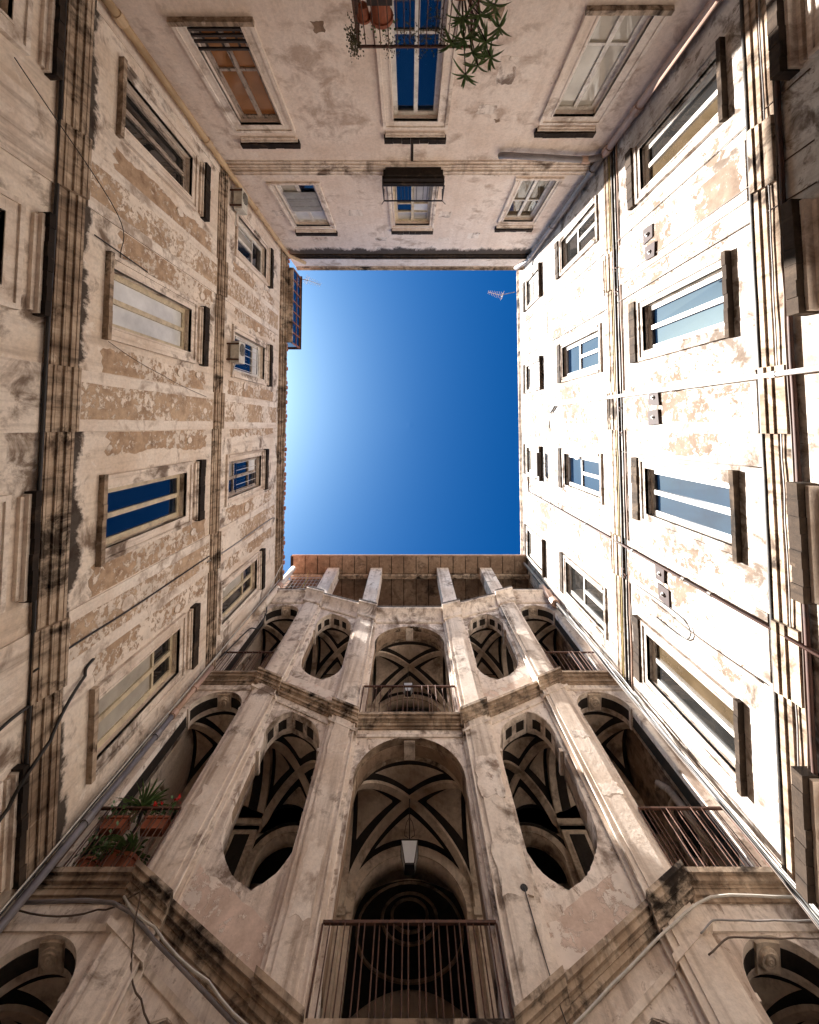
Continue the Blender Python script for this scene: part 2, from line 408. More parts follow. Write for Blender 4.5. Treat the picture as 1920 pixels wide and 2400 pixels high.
LO = lambda z: [(z, z + .08, .025), (z + .08, z + .12, .045), (z + .12, z + .22, .05), (z + .22, z + .25, .085), (z + .25, z + .33, .09), (z + .33, z + .41, .125), (z + .41, z + .46, .135)]
HI = lambda z: [(z, z + .08, .025), (z + .08, z + .14, .05), (z + .14, z + .22, .06), (z + .22, z + .29, .095), (z + .29, z + .34, .11)]

# ================================================================== left building (in shade)
bL = thing('apartment_building', (-5.4, 0, GZ), 'shaded apartment wall with brown flaking panels between its windows, left side of the courtyard', 'building')
cA = [(-5.74, 7.27, 9.55, .84), (-2.17, 7.15, 9.72, .90), (1.56, 7.22, 9.73, .88), (4.93, 7.22, 9.64, .84)]
cB = [(-5.66, 12.32, 14.70, .95), (-2.13, 12.26, 14.73, 1.02), (1.54, 12.08, 14.60, .92), (4.90, 11.88, 14.40, .84)]
cC = [(-5.60, 2.7, 5.08, .84), (-2.20, 2.7, 5.14, .84), (1.60, 2.7, 5.16, .84), (5.12, 2.7, 5.26, .84)]
holes = [(u - w / 2 - .05, u + w / 2 + .05, a - .05, b + .05) for u, a, b, w in cA + cB + cC]
wall_holes(PL, -7.3, 9.5, GZ, 16.75, holes, .22, 6.0).build('wall', 'plaster_ochre', bL)
styA = [dict(frame='peeling_wood', pane='pane_smoke'), dict(frame='cream_paint', pane='pane_milk'), dict(frame='cream_paint', pane='pane_dark'),
        dict(frame='cream_paint', trans=(.72,), mull=True, panes=['pane_curtain', 'pane_curtain', 'pane_smoke', 'pane_smoke'])]
hzA = [10.12, 10.27, 10.28, 10.20]
for (u, a, b, w), st, hz in zip(cA, styA, hzA):
    wv = window(PL, bL, u, w, a, b, .20, hz, .13, .24, **st)
styB = [dict(frame='white_paint', mull='low', trans=(.62,), panes=['pane_curtain', 'pane_dark', 'pane_smoke']), dict(frame='white_paint', trans=(.72,), mull=False, panes=['pane_dark', 'pane_milk']),
        dict(frame='peeling_wood', trans=(.26, .72), mull=True, panes=['pane_curtain', 'pane_dark', 'pane_dark', 'pane_dark', 'pane_milk', 'pane_dark']),
        dict(frame='cream_paint', trans=(.7,), panes=['pane_curtain', 'pane_smoke', 'pane_dark', 'pane_smoke'])]
hzB = [15.06, 15.18, 14.95, 14.80]
for (u, a, b, w), st, hz in zip(cB, styB, hzB):
    window(PL, bL, u, w, a, b, .16, hz, .15, .22, sill='plaster_trim', sp=.06, **st)
for (u, a, b, w), k in zip(cC, range(4)):
    window(PL, bL, u, w, a, b, .22, 5.68 + .02 * k, .17, .10, trim='plaster_pale', frame='cream_paint', pane='pane_curtain')
pilL = [(-4.40, -3.45), (-.85, .10), (2.78, 3.72)]
for z0, z1 in ((6.55, 11.08), (11.58, 16.3)):
    for a, b in pilL:
        MB().wb(PL, a, b, z0, z1, -.005, .028).build('pilaster', 'plaster_pale', bL)
        ragged(PL, 'flaky_brown_dense', bL, a + .19, b - .19, z0 + .04, z1 - .05, .031, (.008, .008), .02)
        lo = (.35 if z0 < 8 else .15) + random.uniform(-.1, .5); hi_ = random.uniform(.0, .5); wL, wR = random.uniform(.25, .55), random.uniform(.2, .5)
        ragged(PL, 'flaky_brown', bL, a - wL, a - .02, z0 + lo, z1 - .2 - hi_, .003, (.06, .006), .10)
        ragged(PL, 'flaky_brown', bL, b + .02, b + wR, z0 + lo + .2, z1 - .2 - hi_ * .5, .003, (.006, .06), .10)
for u, z in ((-4.7, 9.2), (-4.65, 13.9), (-3.15, 10.3), (-3.2, 14.2), (-1.2, 10.2), (-1.15, 9.4), (-.35, 10.6), (.35, 9.9), (.3, 13.4), (2.5, 10.2), (3.2, 7.9), (4.0, 9.6), (-1.2, 13.2), (2.55, 13.5)):
    k_ = random.uniform(.07, .14)      # round mended spots
    MB().prism(PL, [(u + k_ * math.cos(t * .52) * random.uniform(.85, 1.1), z + k_ * 1.3 * math.sin(t * .52) * random.uniform(.85, 1.1)) for t in range(12)], 0, .034).build('mended_spot', 'plaster_pale', bL)
MB().wb(PL, -7.0, -6.75, 6.55, 11.08, -.005, .02).build('pilaster', 'plaster_pale', bL)
for a, b in pilL:       # the pilasters go on below the lower course
    MB().wb(PL, a, b, GZ, 5.93, -.005, .03).build('pilaster', 'plaster_trim', bL)
rL = runs_of(YB, 6.25, pilL)
string_course(PL, bL, rL, LO(5.90), 'stained_trim')
string_course(PL, bL, rL, HI(11.06), 'stained_trim')
string_course(PL, bL, [(-7.3, -3.2, 0), (-3.2, .4, .02), (.4, 3.6, 0), (3.6, 9.5, .015)], [(16.55, 16.68, .07), (16.68, 16.80, .12), (16.80, 16.88, .2)], 'stained_stone', 'cornice')
part('roof', 'roof_tile', bL, ((-11.2, -7.3, 16.90), (-4.96, 9.5, 16.95)))
_t = None
for i in range(70):
    y = -7.0 + .19 * i
    if y > 6.1: break
    if _t is None:
        _t = MB().tube([(-5.6, 0, 17.06), (-4.91, 0, 16.985)], .085, 8).build('roof_tile', 'roof_tile', bL); o = _t
    else:
        o = _t.copy(); COL.objects.link(o)
    o.location = (random.uniform(-.03, .04), y + random.uniform(-.02, .02), random.uniform(-.006, .01))
# ================================================================== right building (sunlit)
bR = thing('apartment_building', (5.4, 0, GZ), 'tall sunlit cream apartment wall crossed by pipes, right side of the courtyard', 'building')
k = XR / 5.1
rA = [(-5.63, 6.75, 9.08, .86), (-2.09, 6.83, 9.18, .87), (1.42, 6.88, 9.29, .88), (4.96, 7.0, 9.44, .85)]
rB = [(-5.65, 11.5, 13.97, .86), (-2.07, 11.48, 14.1, .90), (1.44, 11.63, 14.13, .92), (4.92, 11.6, 14.2, .88)]
rT = [(-5.66, 16.45, 18.2, .95), (-2.02, 16.55, 18.45, .92), (1.50, 16.8, 18.6, .95), (5.06, 16.65, 18.75, 1.0)]
rC = [(-5.4, 2.4, 4.85, .85), (-2.15, 2.4, 4.80, .85), (1.48, 2.4, 4.92, .85), (5.12, 2.4, 5.05, .85)]
holes = [(u - w / 2 - .05, u + w / 2 + .05, a - .05, b + .05) for u, a, b, w in rA + rB + rC + rT]
wall_holes(PR, -7.3, 9.5, GZ, 19.95, holes, .22, 6.0).build('wall', 'plaster_cream', bR)
styA = [dict(panes=['pane_smoke', 'pane_warm']), dict(pane='pane_dark'), dict(pane='pane_dark'), dict(panes=['pane_warm', 'pane_smoke'])]
for (u, a, b, w), st, hz in zip(rA, styA, (9.38, 9.46, 9.56, 9.70)):
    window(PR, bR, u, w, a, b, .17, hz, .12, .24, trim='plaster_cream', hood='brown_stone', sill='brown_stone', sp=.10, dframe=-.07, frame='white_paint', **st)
for (u, a, b, w), pn, hz in zip(rB, ('pane_smoke', 'pane_dark', 'pane_dark', 'pane_smoke'), (14.26, 14.28, 14.38, 14.44)):
    window(PR, bR, u, w, a, b, .12, hz, .11, .27, trim='plaster_cream', hood='brown_stone', sill='plaster_cream', sp=.05, dframe=-.06, frame='white_paint', trans=(.56,), mull='low', pane=pn)
for (u, a, b, w), hz in zip(rT, (18.55, 18.74, 18.93, 19.0)):
    window(PR, bR, u, w, a, b, .10, hz, .10, .26, trim='plaster_cream', hood='brown_stone', sill='brown_stone', sp=.13, dframe=-.025, frame='white_paint', trans=(.68,), mull=False, panes=['pane_milk', 'pane_curtain'])
for (u, a, b, w), hz in zip(rC, (5.36, 5.30, 5.44, 5.60)):
    window(PR, bR, u, w, a, b, .24, hz, .26, .17, trim='plaster_pale', hood='brown_stone', sp=.1, frame='white_paint', pane='pane_smoke')
pilR = [(-4.36, -3.40), (-.82, .12), (2.70, 3.66)]
for z0, z1 in ((6.30, 10.62), (11.1, 15.6), (15.75, 19.6)):
    for a, b in pilR:
        MB().wb(PR, a, b, z0, z1, -.005, .022).build('pilaster', 'plaster_cream', bR)
        ragged(PR, 'flaky_tan', bR, a + .17, b - .17, z0 + .1, z1 - .1, .0245, (.01, .01), .05)
        ragged(PR, 'flaky_tan', bR, a - .46, a - .03, z0 + .5, z1 - .5, .003, (.07, .008), .15)
        ragged(PR, 'flaky_tan', bR, b + .03, b + .42, z0 + .5, z1 - .5, .003, (.008, .07), .15)
rR = runs_of(YB, 6.25, pilR, .05)
string_course(PR, bR, rR, [(5.76, 5.94, .025), (5.94, 6.04, .05), (6.04, 6.12, .075)], 'stained_trim')
string_course(PR, bR, rR, [(10.48, 10.64, .02), (10.64, 10.78, .045), (10.78, 10.84, .06)], 'stained_trim')
string_course(PR, bR, [(-7.3, 9.5, 0)], [(19.7, 19.82, .03), (19.82, 19.97, .06)], 'stained_stone', 'cornice')
for y, zs in ((-4.08, (8.75, 9.1)), (-3.67, (8.68, 9.02)), (-.56, (8.72, 9.08)), (-.15, (8.74, 9.1)), (3.0, (8.72, 9.05)), (3.40, (8.62, 8.97))):
    j = [random.uniform(-.025, .025) for _ in range(8)]
    pl = MB().prism(PR, [(y - .15 + j[0], zs[0] + j[1]), (y + .15 + j[2], zs[0] + j[3]), (y + .15 + j[4], zs[1] + j[5]), (y - .15 + j[6], zs[1] + j[7])], 0, .05 + abs(j[0])).build('anchor_plate', 'anchor_rust', bR)
    MB().lathe(PR(y + j[3], (zs[0] + zs[1]) / 2, .05), [(.045, 0), (.045, .03), (.02, .04), (.02, .06)], (-1, 0, 0), 10).build('bolt', 'cable_grey', pl)
    ragged(PR, 'flaky_tan', bR, y - .10, y + .12, zs[0] - .45, zs[0] + .02, .002, (.03, .03), .1, n=14, name='rust_stain')
for y, z0, z1 in ((.95, 13.1, 13.3), (2.95, 13.2, 13.42)):
    MB().wb(PR, y - .1, y + .1, z0, z1, 0, .03).build('vent_cover', 'white_paint', bR)
for y, z0 in ((-.55, 17.3), (.35, 17.5)):
    MB().wb(PR, y - .12, y + .12, z0, z0 + .4, 0, .02).build('vent_cover', 'grille_dark', bR)
for y in (-3.9, -3.3, -.45, .15, 3.5):       # iron tie anchors by the upper course
    m = MB()
    for a in (.6, 1.9, 2.6): m.tube([PR(y - .14 * math.cos(a), 10.42 - .14 * math.sin(a), .06), PR(y + .14 * math.cos(a), 10.42 + .14 * math.sin(a), .06)], .014, 5)
    m.build('tie_anchor', 'rust_iron', bR)

# ================================================================== back building (top of the picture)
bB = thing('apartment_building', (0, -7.3, GZ), 'pinkish plaster apartment wall with planted balcony, facing the staircase', 'building')
wA = [(-3.47, 7.15, 9.57, .86), (.14, 5.75, 9.45, .92), (3.74, 6.95, 9.30, .84)]
wB = [(-3.40, 12.2, 14.70, 1.10), (.10, 11.6, 14.63, 1.10), (3.74, 11.96, 14.36, .92)]
holes = [(u - w / 2 - .05, u + w / 2 + .05, a - .05, b + .05) for u, a, b, w in wA + wB]
wall_holes(PB, -5.1, 5.15, GZ, 18.85, holes, .22, 6.0).build('wall', 'plaster_pink', bB)
sA = [dict(frame='peeling_wood', pane='pane_orange', trans=(.45,)), dict(frame='white_paint', pane='pane_dark', trans=(.45,)), dict(frame='white_paint', pane='pane_curtain', trans=(.30,))]
for (u, a, b, w), st, hz in zip(wA, sA, (10.20, 10.02, 9.80)):
    w0 = window(PB, bB, u, w, a, b, .22, hz, .13, .18, trim='plaster_pale', **st)
    if st['pane'] == 'pane_orange':      # rusty security bars across the foot of this window
        for zz in (7.18, 7.3, 7.42, 7.58): MB().wb(PB, u - .5, u + .5, zz, zz + .045, .02, .06).build('security_bar', 'dark_wood', w0)
        for uu in (u - .3, u, u + .3): MB().wb(PB, uu - .02, uu + .02, 7.15, 7.62, .0, .02).build('security_bar', 'dark_wood', w0)
sB = [dict(frame='white_paint', trans=(.28, .72), panes=['pane_curtain', 'pane_dark', 'pane_smoke', 'pane_smoke', 'pane_milk', 'pane_milk']), dict(frame='cream_paint', trans=(.62, .8), panes=['pane_dark', 'pane_curtain', 'pane_dark', 'pane_milk', 'pane_curtain', 'pane_curtain']), dict(frame='white_paint', pane='pane_warm', trans=(.55,))]
for (u, a, b, w), st, hz in zip(wB, sB, (15.18, 15.05, 14.84)):
    w0 = window(PB, bB, u, w, a, b, .13, hz, .13, .20, trim='plaster_pale', sill='plaster_trim', sp=.06, **st)
    if u < -1:          # tattered blind
        m = MB()
        for i in range(14): m.wb(PB, u - .5, u + .5, 12.75 + i * .085, 12.75 + i * .085 + .07, -.075 + .004 * math.sin(i * 2.1), -.062 + .006 * math.sin(i * 1.3))
        m.build('blind', 'blind', w0)
string_course(PB, bB, [(-5.08, -.9, 0), (-.9, 1.1, .01), (1.1, 5.1, 0)], [(11.06, 11.16, .03), (11.16, 11.24, .07), (11.24, 11.34, .09), (11.34, 11.44, .14), (11.44, 11.48, .16)], 'plaster_trim')
string_course(PB, bB, [(-5.08, -2.3, 0), (-2.3, 1.2, .015), (1.2, 5.1, .005)], [(17.35, 17.5, .05), (17.5, 17.62, .10)], 'sooty_stone', 'cornice')
string_course(PB, bB, [(-5.08, 5.13, 0)], [(18.72, 18.85, .04), (18.85, 18.95, .10)], 'stained_stone', 'coping')
for u, z, r in ((-1.62, 7.2, .11), (-1.66, 6.55, .12), (1.62, 6.5, .13), (1.5, 6.95, .12), (2.05, 9.55, .05), (-2.8, 11.62, .07), (-1.75, 11.62, .07), (2.5, 11.7, .06)):
    ragged(PB, 'old_panel', bB, u - r, u + r, z - r, z + r, .006, (.03, .03), .03, n=5, name='chipped_patch')
for u, z, a, b in ((1.95, 8.15, .17, .33), (1.75, 9.2, .2, .12), (-3.4, 15.9, .3, .2), (2.4, 15.6, .2, .24), (-1.8, 13.9, .22, .2), (-1.1, 15.9, .2, .15), (1.3, 15.85, .2, .15), (1.2, 14.0, .2, .2), (-4.35, 13.9, .18, .2), (3.0, 8.3, .1, .2)):
    ragged(PB, 'plaster_grey', bB, u - a, u + a, z - b, z + b, .005, (.03, .03), .04, n=7)
part('roof', 'roof_tile', bB, ((-5.1, -13.1, 18.86), (5.15, -7.12, 18.93)))
# lower balcony
def railing(parent, x0, x1, y0, y1, zb, zt, n, mat='rust_iron', r=.009, axis='x', bow=0):
    m = MB()
    m.box((x0, y0 - .018, zt - .02), (x1, y0 + .018, zt + .012)); m.box((x0, y0 - .014, zb), (x1, y0 + .014, zb + .025))
    for xx in (x0, x1): m.tube([(xx, y0, zb), (xx, y0, zt - .02)], .014, 6)
    ret = m.build('railing', mat, parent)
    me = None
    for i in range(1, n):
        xx = x0 + (x1 - x0) * i / n
        if me is None:
            me = MB().tube([(0, 0, zb + .02), (0, 0, zt - .018)], r, 6).build('bar', mat, ret); me.location = (xx, y0, 0)
        else:
            o = me.copy(); COL.objects.link(o); o.location = (xx, y0, 0); o.parent = ret
            o.rotation_euler = (random.uniform(-.004, .004), random.uniform(-.004, .004), 0)
    return ret
bal = MB().box((-.95, -7.07, 5.42), (1.2, -6.15, 5.60)).box((-.90, -7.07, 5.33), (1.15, -6.2, 5.42)).build('balcony_slab', 'stained_stone', bB)
rl = railing(bal, -.84, 1.02, -6.22, 0, 5.66, 6.68, 15)
for xx in (-.84, 1.02):
    m = MB().box((xx - .016, -7.05, 6.66), (xx + .016, -6.24, 6.692)).box((xx - .014, -7.05, 5.66), (xx + .014, -6.24, 5.685))
    m.build('side_rail', 'rust_iron', rl)
    for i in range(1, 6): MB().tube([(xx, -6.22 - .14 * i, 5.68), (xx, -6.22 - .14 * i, 6.66)], .009, 6).build('bar', 'rust_iron', rl)
# upper little balcony
bal2 = MB().box((-.72, -7.07, 11.30), (.92, -6.72, 11.46)).box((-.66, -7.07, 11.22), (.86, -6.78, 11.30)).box((-.76, -7.07, 11.46), (.96, -6.68, 11.56)).build('balcony_slab', 'sooty_stone', bB)
rl2 = railing(bal2, -.76, .98, -6.70, 0, 11.60, 12.42, 14, 'black_iron', .008)
for xx in (-.76, .98):
    MB().box((xx - .012, -7.06, 12.40), (xx + .012, -6.70, 12.43)).tube([(xx - .0, -6.70, 12.42), (xx * 1.10, -6.62, 12.47)], .012, 5).build('side_rail', 'black_iron', rl2)
    for i in (1, 2): MB().tube([(xx, -6.70 - .12 * i, 11.56), (xx, -6.70 - .12 * i, 12.41)], .008, 5).build('bar', 'black_iron', rl2)
MB().wb(PB, .04, .10, 10.25, 11.2, .0, .02).build('soot_stain', 'sooty_stone', bB)

# ================================================================== stair tower (bottom of the picture)
bS = thing('stair_tower', (0, 8, GZ), 'open Baroque staircase facade with raking arches, vaulted landings and iron railings', 'staircase')
T = .45
YI = YF + T
OVLO = [(-2.56, 9.74), (-2.30, 9.60), (-2.07, 9.44), (-1.91, 9.25), (-1.80, 8.94), (-1.74, 8.63), (-1.72, 6.66), (-1.82, 6.41), (-1.94, 6.27), (-2.08, 6.18), (-2.13, 6.13),
        (-2.23, 6.19), (-2.42, 6.29), (-2.55, 6.41), (-2.71, 6.62), (-2.83, 6.80), (-2.90, 7.02), (-2.93, 7.3), (-2.96, 9.16), (-2.95, 9.30), (-2.90, 9.46), (-2.78, 9.66), (-2.68, 9.72)]
OVHI = [(-2.58, 14.60), (-2.32, 14.47), (-2.09, 14.30), (-1.93, 14.06), (-1.83, 13.80), (-1.77, 13.46), (-1.75, 11.42), (-1.80, 11.22), (-1.90, 11.08), (-2.04, 10.97), (-2.15, 10.90),
        (-2.25, 10.95), (-2.44, 11.05), (-2.60, 11.19), (-2.74, 11.36), (-2.83, 11.52), (-2.91, 11.78), (-2.93, 12.1), (-2.95, 13.95), (-2.93, 14.08), (-2.88, 14.24), (-2.80, 14.42), (-2.68, 14.54)]
def soften(pts, keep, it=2):
    fl = [p in keep for p in pts]
    for _ in range(it):
        out, of = [], []; n = len(pts)
        for i in range(n):
            p, q = pts[i], pts[(i + 1) % n]
            if fl[i]: out.append(p); of.append(True)
            else: out.append((p[0] * .75 + q[0] * .25, p[1] * .75 + q[1] * .25)); of.append(False)
            if not fl[(i + 1) % n]: out.append((p[0] * .25 + q[0] * .75, p[1] * .25 + q[1] * .75)); of.append(False)
        pts, fl = out, of
    return pts
OVLO = soften(OVLO, [OVLO[0], OVLO[10], (-1.74, 8.63), (-1.72, 6.66), (-2.96, 9.16)]); OVHI = soften(OVHI, [OVHI[0], OVHI[10], (-1.77, 13.46), (-1.75, 11.42), (-2.95, 13.95)])
OVGR = [(x, z - 4.84) for x, z in OVLO]
def roundarch(cx, r, zb, zs, n=20):
    return [(cx - r, zb)] + [(cx - r * math.cos(math.pi * i / n), zs + r * math.sin(math.pi * i / n)) for i in range(n + 1)] + [(cx + r, zb)]
ARCHES = [(0, 1.0, 4.75, 7.97), (0, 1.0, 9.45, 12.69), (-4.33, .575, 6.26, 9.87), (4.33, .575, 6.26, 9.87), (-4.28, .56, 10.98, 14.69), (4.28, .56, 10.98, 14.69),
          (-4.36, .56, GZ + .02, 5.08), (4.36, .56, GZ + .02, 5.08), (0, 1.0, GZ + .02, 3.2)]
mir = lambda pts: [(-x, z) for x, z in reversed(pts)]
def rough(pts, amp, n=3):
    out = []
    for i, p in enumerate(pts):
        q = pts[(i + 1) % len(pts)]
        L = math.hypot(q[0] - p[0], q[1] - p[1]); k = max(1, min(8, int(L / .07)))
        for j in range(k):
            t = j / k
            out.append((p[0] + (q[0] - p[0]) * t + random.uniform(-amp, amp), p[1] + (q[1] - p[1]) * t + random.uniform(-amp, amp)))
    return out
def slab_from_outline(name, outer, holes, y0, y1, mat, parent):
    cu = bpy.data.curves.new(name, 'CURVE'); cu.dimensions = '2D'; cu.fill_mode = 'BOTH'; cu.extrude = abs(y1 - y0) / 2
    for pts in [outer] + holes:
        sp = cu.splines.new('POLY'); sp.points.add(len(pts) - 1); sp.use_cyclic_u = True
        for p, (x, z) in zip(sp.points, pts): p.co = (x, z, 0, 1)
    o = bpy.data.objects.new(name + '_c', cu); COL.objects.link(o)
    dg = bpy.context.evaluated_depsgraph_get(); dg.update()
    me = bpy.data.meshes.new_from_object(o.evaluated_get(dg))
    bpy.data.objects.remove(o); bpy.data.curves.remove(cu)
    yc = (y0 + y1) / 2
    for v in me.vertices: v.co = Vector((v.co.x, yc + v.co.z, v.co.y))
    bm = bmesh.new(); bm.from_mesh(me); bmesh.ops.remove_doubles(bm, verts=bm.verts, dist=1e-5); bmesh.ops.recalc_face_normals(bm, faces=bm.faces); bm.to_mesh(me); bm.free()
    me.name = name; me.materials.clear()
    return link(name, me, mat, parent)
outer = [(-5.12, GZ), (5.17, GZ), (5.17, 15.95), (3.74, 15.95), (1.08, 14.42), (-1.08, 14.42), (-3.74, 15.95), (-5.12, 15.95)]
holes = [roundarch(*a) for a in ARCHES] + [rough(OVLO, .004), rough(OVHI, .004), rough(OVGR, .004), rough(mir(OVLO), .007), rough(mir(OVHI), .007), rough(mir(OVGR), .004)]
slab_from_outline('wall', outer, holes, YF, YI, 'plaster_grey', bS)

def rakez(x, side, c):      # height of a course along the facade: level, raking down, level
    ax = abs(x)
    if ax >= 3.74: return side
    if ax <= 1.08: return c
    return c + (side - c) * (ax - 1.08) / (3.74 - 1.08)
# pilasters: shaft with two fillets, in one length per storey
PILX = [(-3.62, -3.10), (-1.64, -1.13), (1.13, 1.64), (3.10, 3.62)]
LEV = [(6.27, 4.76), (10.99, 9.46), (16.05, 14.50)]
for i, (z_s, z_c) in enumerate(LEV):
    for a, b in PILX:
        lo = (lambda x: GZ) if i == 0 else (lambda x, q=LEV[i - 1]: rakez(x, *q))
        hi = lambda x: rakez(x, z_s, z_c) - (.28 if i < 2 else .55)
        m = MB()
        def shaft(u0, u1, d):
            m.hexa([(u0, YF + .01, lo(u0)), (u1, YF + .01, lo(u1)), (u1, YF - d, lo(u1)), (u0, YF - d, lo(u0))],
                   [(u0, YF + .01, hi(u0)), (u1, YF + .01, hi(u1)), (u1, YF - d, hi(u1)), (u0, YF - d, hi(u0))])
        shaft(a, b, .10); shaft(a - .07, a - .004, .045); shaft(b + .004, b + .07, .045)
        shaft(a + .09, b - .09, .118)
        m.build('pilaster', 'plaster_trim', bS)
        fl = MB()
        s_ = 1 if a < 0 else -1
        e = b if a < 0 else a
        fl.hexa([(e - .012, YF - .09, lo(e)), (e + .012, YF - .09, lo(e)), (e + .012, YF - .112, lo(e)), (e - .012, YF - .112, lo(e))],
                [(e - .012, YF - .09, hi(e)), (e + .012, YF - .09, hi(e)), (e + .012, YF - .112, hi(e)), (e - .012, YF - .112, hi(e))])
        fl.build('fillet', 'plaster_pale', bS)
# cornices: one moulded length per bay
SEG = [(-5.10, -3.74, 0), (-3.74, -3.04, .10), (-3.04, -1.70, 0), (-1.70, -1.07, .10), (-1.07, 1.07, 0), (1.07, 1.70, .10), (1.70, 3.04, 0), (3.04, 3.74, .10), (3.74, 5.15, 0)]
def cornice(z_s, z_c, layers, mat, name='cornice'):
    for u0, u1, e in SEG:
        m = MB(); n = 1 if abs(u1 - u0) > 1.2 else 1
        for l0, l1, p in layers:
            q = lambda u, l, d: (u, YF - d, rakez(u, z_s, z_c) + l)
            a, b = u0 + .001, u1 - .001
            m.hexa([q(a, l0, -.01), q(b, l0, -.01), q(b, l0, p + e), q(a, l0, p + e)], [q(a, l1, -.01), q(b, l1, -.01), q(b, l1, p + e), q(a, l1, p + e)])
        m.build(name, mat, bS)
CL = [(-.30, -.25, .03), (-.25, -.18, .065), (-.18, -.14, .08), (-.14, -.07, .13), (-.07, -.0, .17)]
cornice(*LEV[0], CL, 'stained_stone'); cornice(*LEV[1], CL, 'stained_stone')
cornice(LEV[0][0], LEV[0][1], [(-.62, -.54, .025)], 'plaster_trim', 'fascia'); cornice(LEV[1][0], LEV[1][1], [(-.52, -.45, .025)], 'plaster_trim', 'fascia')
def swept_cornice(z_s, z_c, prof, mat, name='cornice'):
    for u0, u1, e in SEG:
        a, b = u0 + .001, u1 - .001; n = len(prof)
        P_ = lambda u: [(u, YF - (p + e if p > 0 else p), rakez(u, z_s, z_c) + l) for l, p in prof]
        MB().add(P_(a) + P_(b), [(i, i + 1, n + i + 1, n + i) for i in range(n - 1)] + [(n - 1, 0, n, 2 * n - 1), tuple(range(n)), tuple(range(2 * n - 1, n - 1, -1))]).build(name, mat, bS)
cavp = [(-.64, -.01), (-.64, .035), (-.60, .06), (-.56, .06), (-.54, .03)] + [(-.54 + .40 * i / 9, .035 + .19 * (1 - math.cos(i / 9 * math.pi / 2))) for i in range(10)] + [(-.12, .26), (-.02, .26), (-.02, -.01)]
swept_cornice(16.02, 14.50, cavp, 'plaster_trim')
cornice(16.02, 14.50, [(-.018, .03, .275)], 'dark_wood', 'flashing')
# rose-brown aprons where the paint has come off, under the openings
for s in (1, -1):
    for (zs_, zc_), h in ((LEV[0], .62), (LEV[1], .55)):
        f = lambda x, k: rakez(x, zs_, zc_) + k
        xs = [-2.98 + 1.26 * i / 8 for i in range(9)]
        poly = [(s * x, f(x, .02)) for x in xs] + [(s * x, f(x, h) + random.uniform(-.05, .03)) for x in reversed(xs)]
        MB().prism(PF, poly, -.005, .006).build('plaster_panel', 'flaky_rose', bS)
# mended patches on the pilasters
for u, z, a, b in ((-3.35, 8.2, .14, .12), (-3.4, 7.5, .12, .2), (1.40, 7.9, .2, .45), (1.42, 6.3, .22, .35), (-1.4, 8.8, .15, .4), (3.38, 8.9, .15, .1), (-3.3, 12.9, .2, .35), (-1.42, 14.1, .15, .25), (3.35, 13.2, .16, .3), (1.38, 12.2, .12, .1), (3.4, 7.6, .16, .12), (-1.35, 6.2, .14, .5)):
    ragged(PF, random.choice(('plaster_pale', 'plaster_grey', 'plaster_pale')), bS, u - a, u + a, z - b, z + b, .1205, (.03, .03), .05, n=7)

# ---- soffits of the arches
def soffit_plate(cx, r, zs, a0, a1, y0, y1, mat, name='soffit_panel', th=.012, n=10, lift=0):
    m = MB(); vs = []
    for i in range(n + 1):
        a = a0 + (a1 - a0) * i / n
        for rr in (r - lift, r - lift - th):
            for y in (y0, y1): vs.append((cx - rr * math.cos(a), y, zs + rr * math.sin(a)))
    fs = []
    for i in range(n):
        k = i * 4; q = k + 4
        fs += [(k + 2, k + 3, q + 3, q + 2), (k, q, q + 1, k + 1), (k, k + 2, q + 2, q), (k + 1, q + 1, q + 3, k + 3)]
    fs += [(0, 1, 3, 2), (n * 4, n * 4 + 2, n * 4 + 3, n * 4 + 1)]
    m.add(vs, fs); return m.build(name, mat, bS)
def rosette(c, axis, r, mat='vault_pale'):
    m = MB()
    m.lathe(c, [(r * 1.25, 0), (r * 1.25, .02), (r, .03), (r, .05), (r * .72, .05), (r * .68, .03), (r * .5, .035), (r * .42, .06), (r * .25, .06), (r * .2, .045), (.01, .07)], axis, 18)
    return m.build('rosette', mat, bS, smooth=False)
for cx, r, zb, zs in ARCHES:
    soffit_plate(cx, r, zs, 0, math.pi, YF + .002, YI, 'plaster_trim' if r < .9 else 'stained_stone', 'arch_soffit', .006, 22)
    if r < .9:
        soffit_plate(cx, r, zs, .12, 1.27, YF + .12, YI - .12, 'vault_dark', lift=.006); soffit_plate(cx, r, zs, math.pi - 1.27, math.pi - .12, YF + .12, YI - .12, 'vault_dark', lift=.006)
        soffit_plate(cx, r, zs, 1.30, math.pi - 1.30, YF + .05, YI - .05, 'vault_pale', 'keystone', .03, 5, .006)
        rosette((cx, (YF + YI) / 2, zs + r - .035), (0, 0, -1), .10)
    elif zs > 5:
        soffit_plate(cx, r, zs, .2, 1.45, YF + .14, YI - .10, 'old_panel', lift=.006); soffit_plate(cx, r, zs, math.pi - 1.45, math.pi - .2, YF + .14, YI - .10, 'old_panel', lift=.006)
        soffit_plate(cx, r, zs, 1.46, math.pi - 1.46, YF + .06, YI - .04, 'plaster_trim', 'keystone', .035, 4, .006)
    # jamb panels
    for s in (-1, 1):
        x = cx + s * (r - .004)
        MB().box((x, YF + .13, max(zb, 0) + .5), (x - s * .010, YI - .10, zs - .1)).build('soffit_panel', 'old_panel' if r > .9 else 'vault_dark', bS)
        if r < .9: MB().box((cx + s * r, YF + .003, zs - .05), (cx + s * (r - .03), YI, zs + .02)).build('impost', 'plaster_trim', bS)
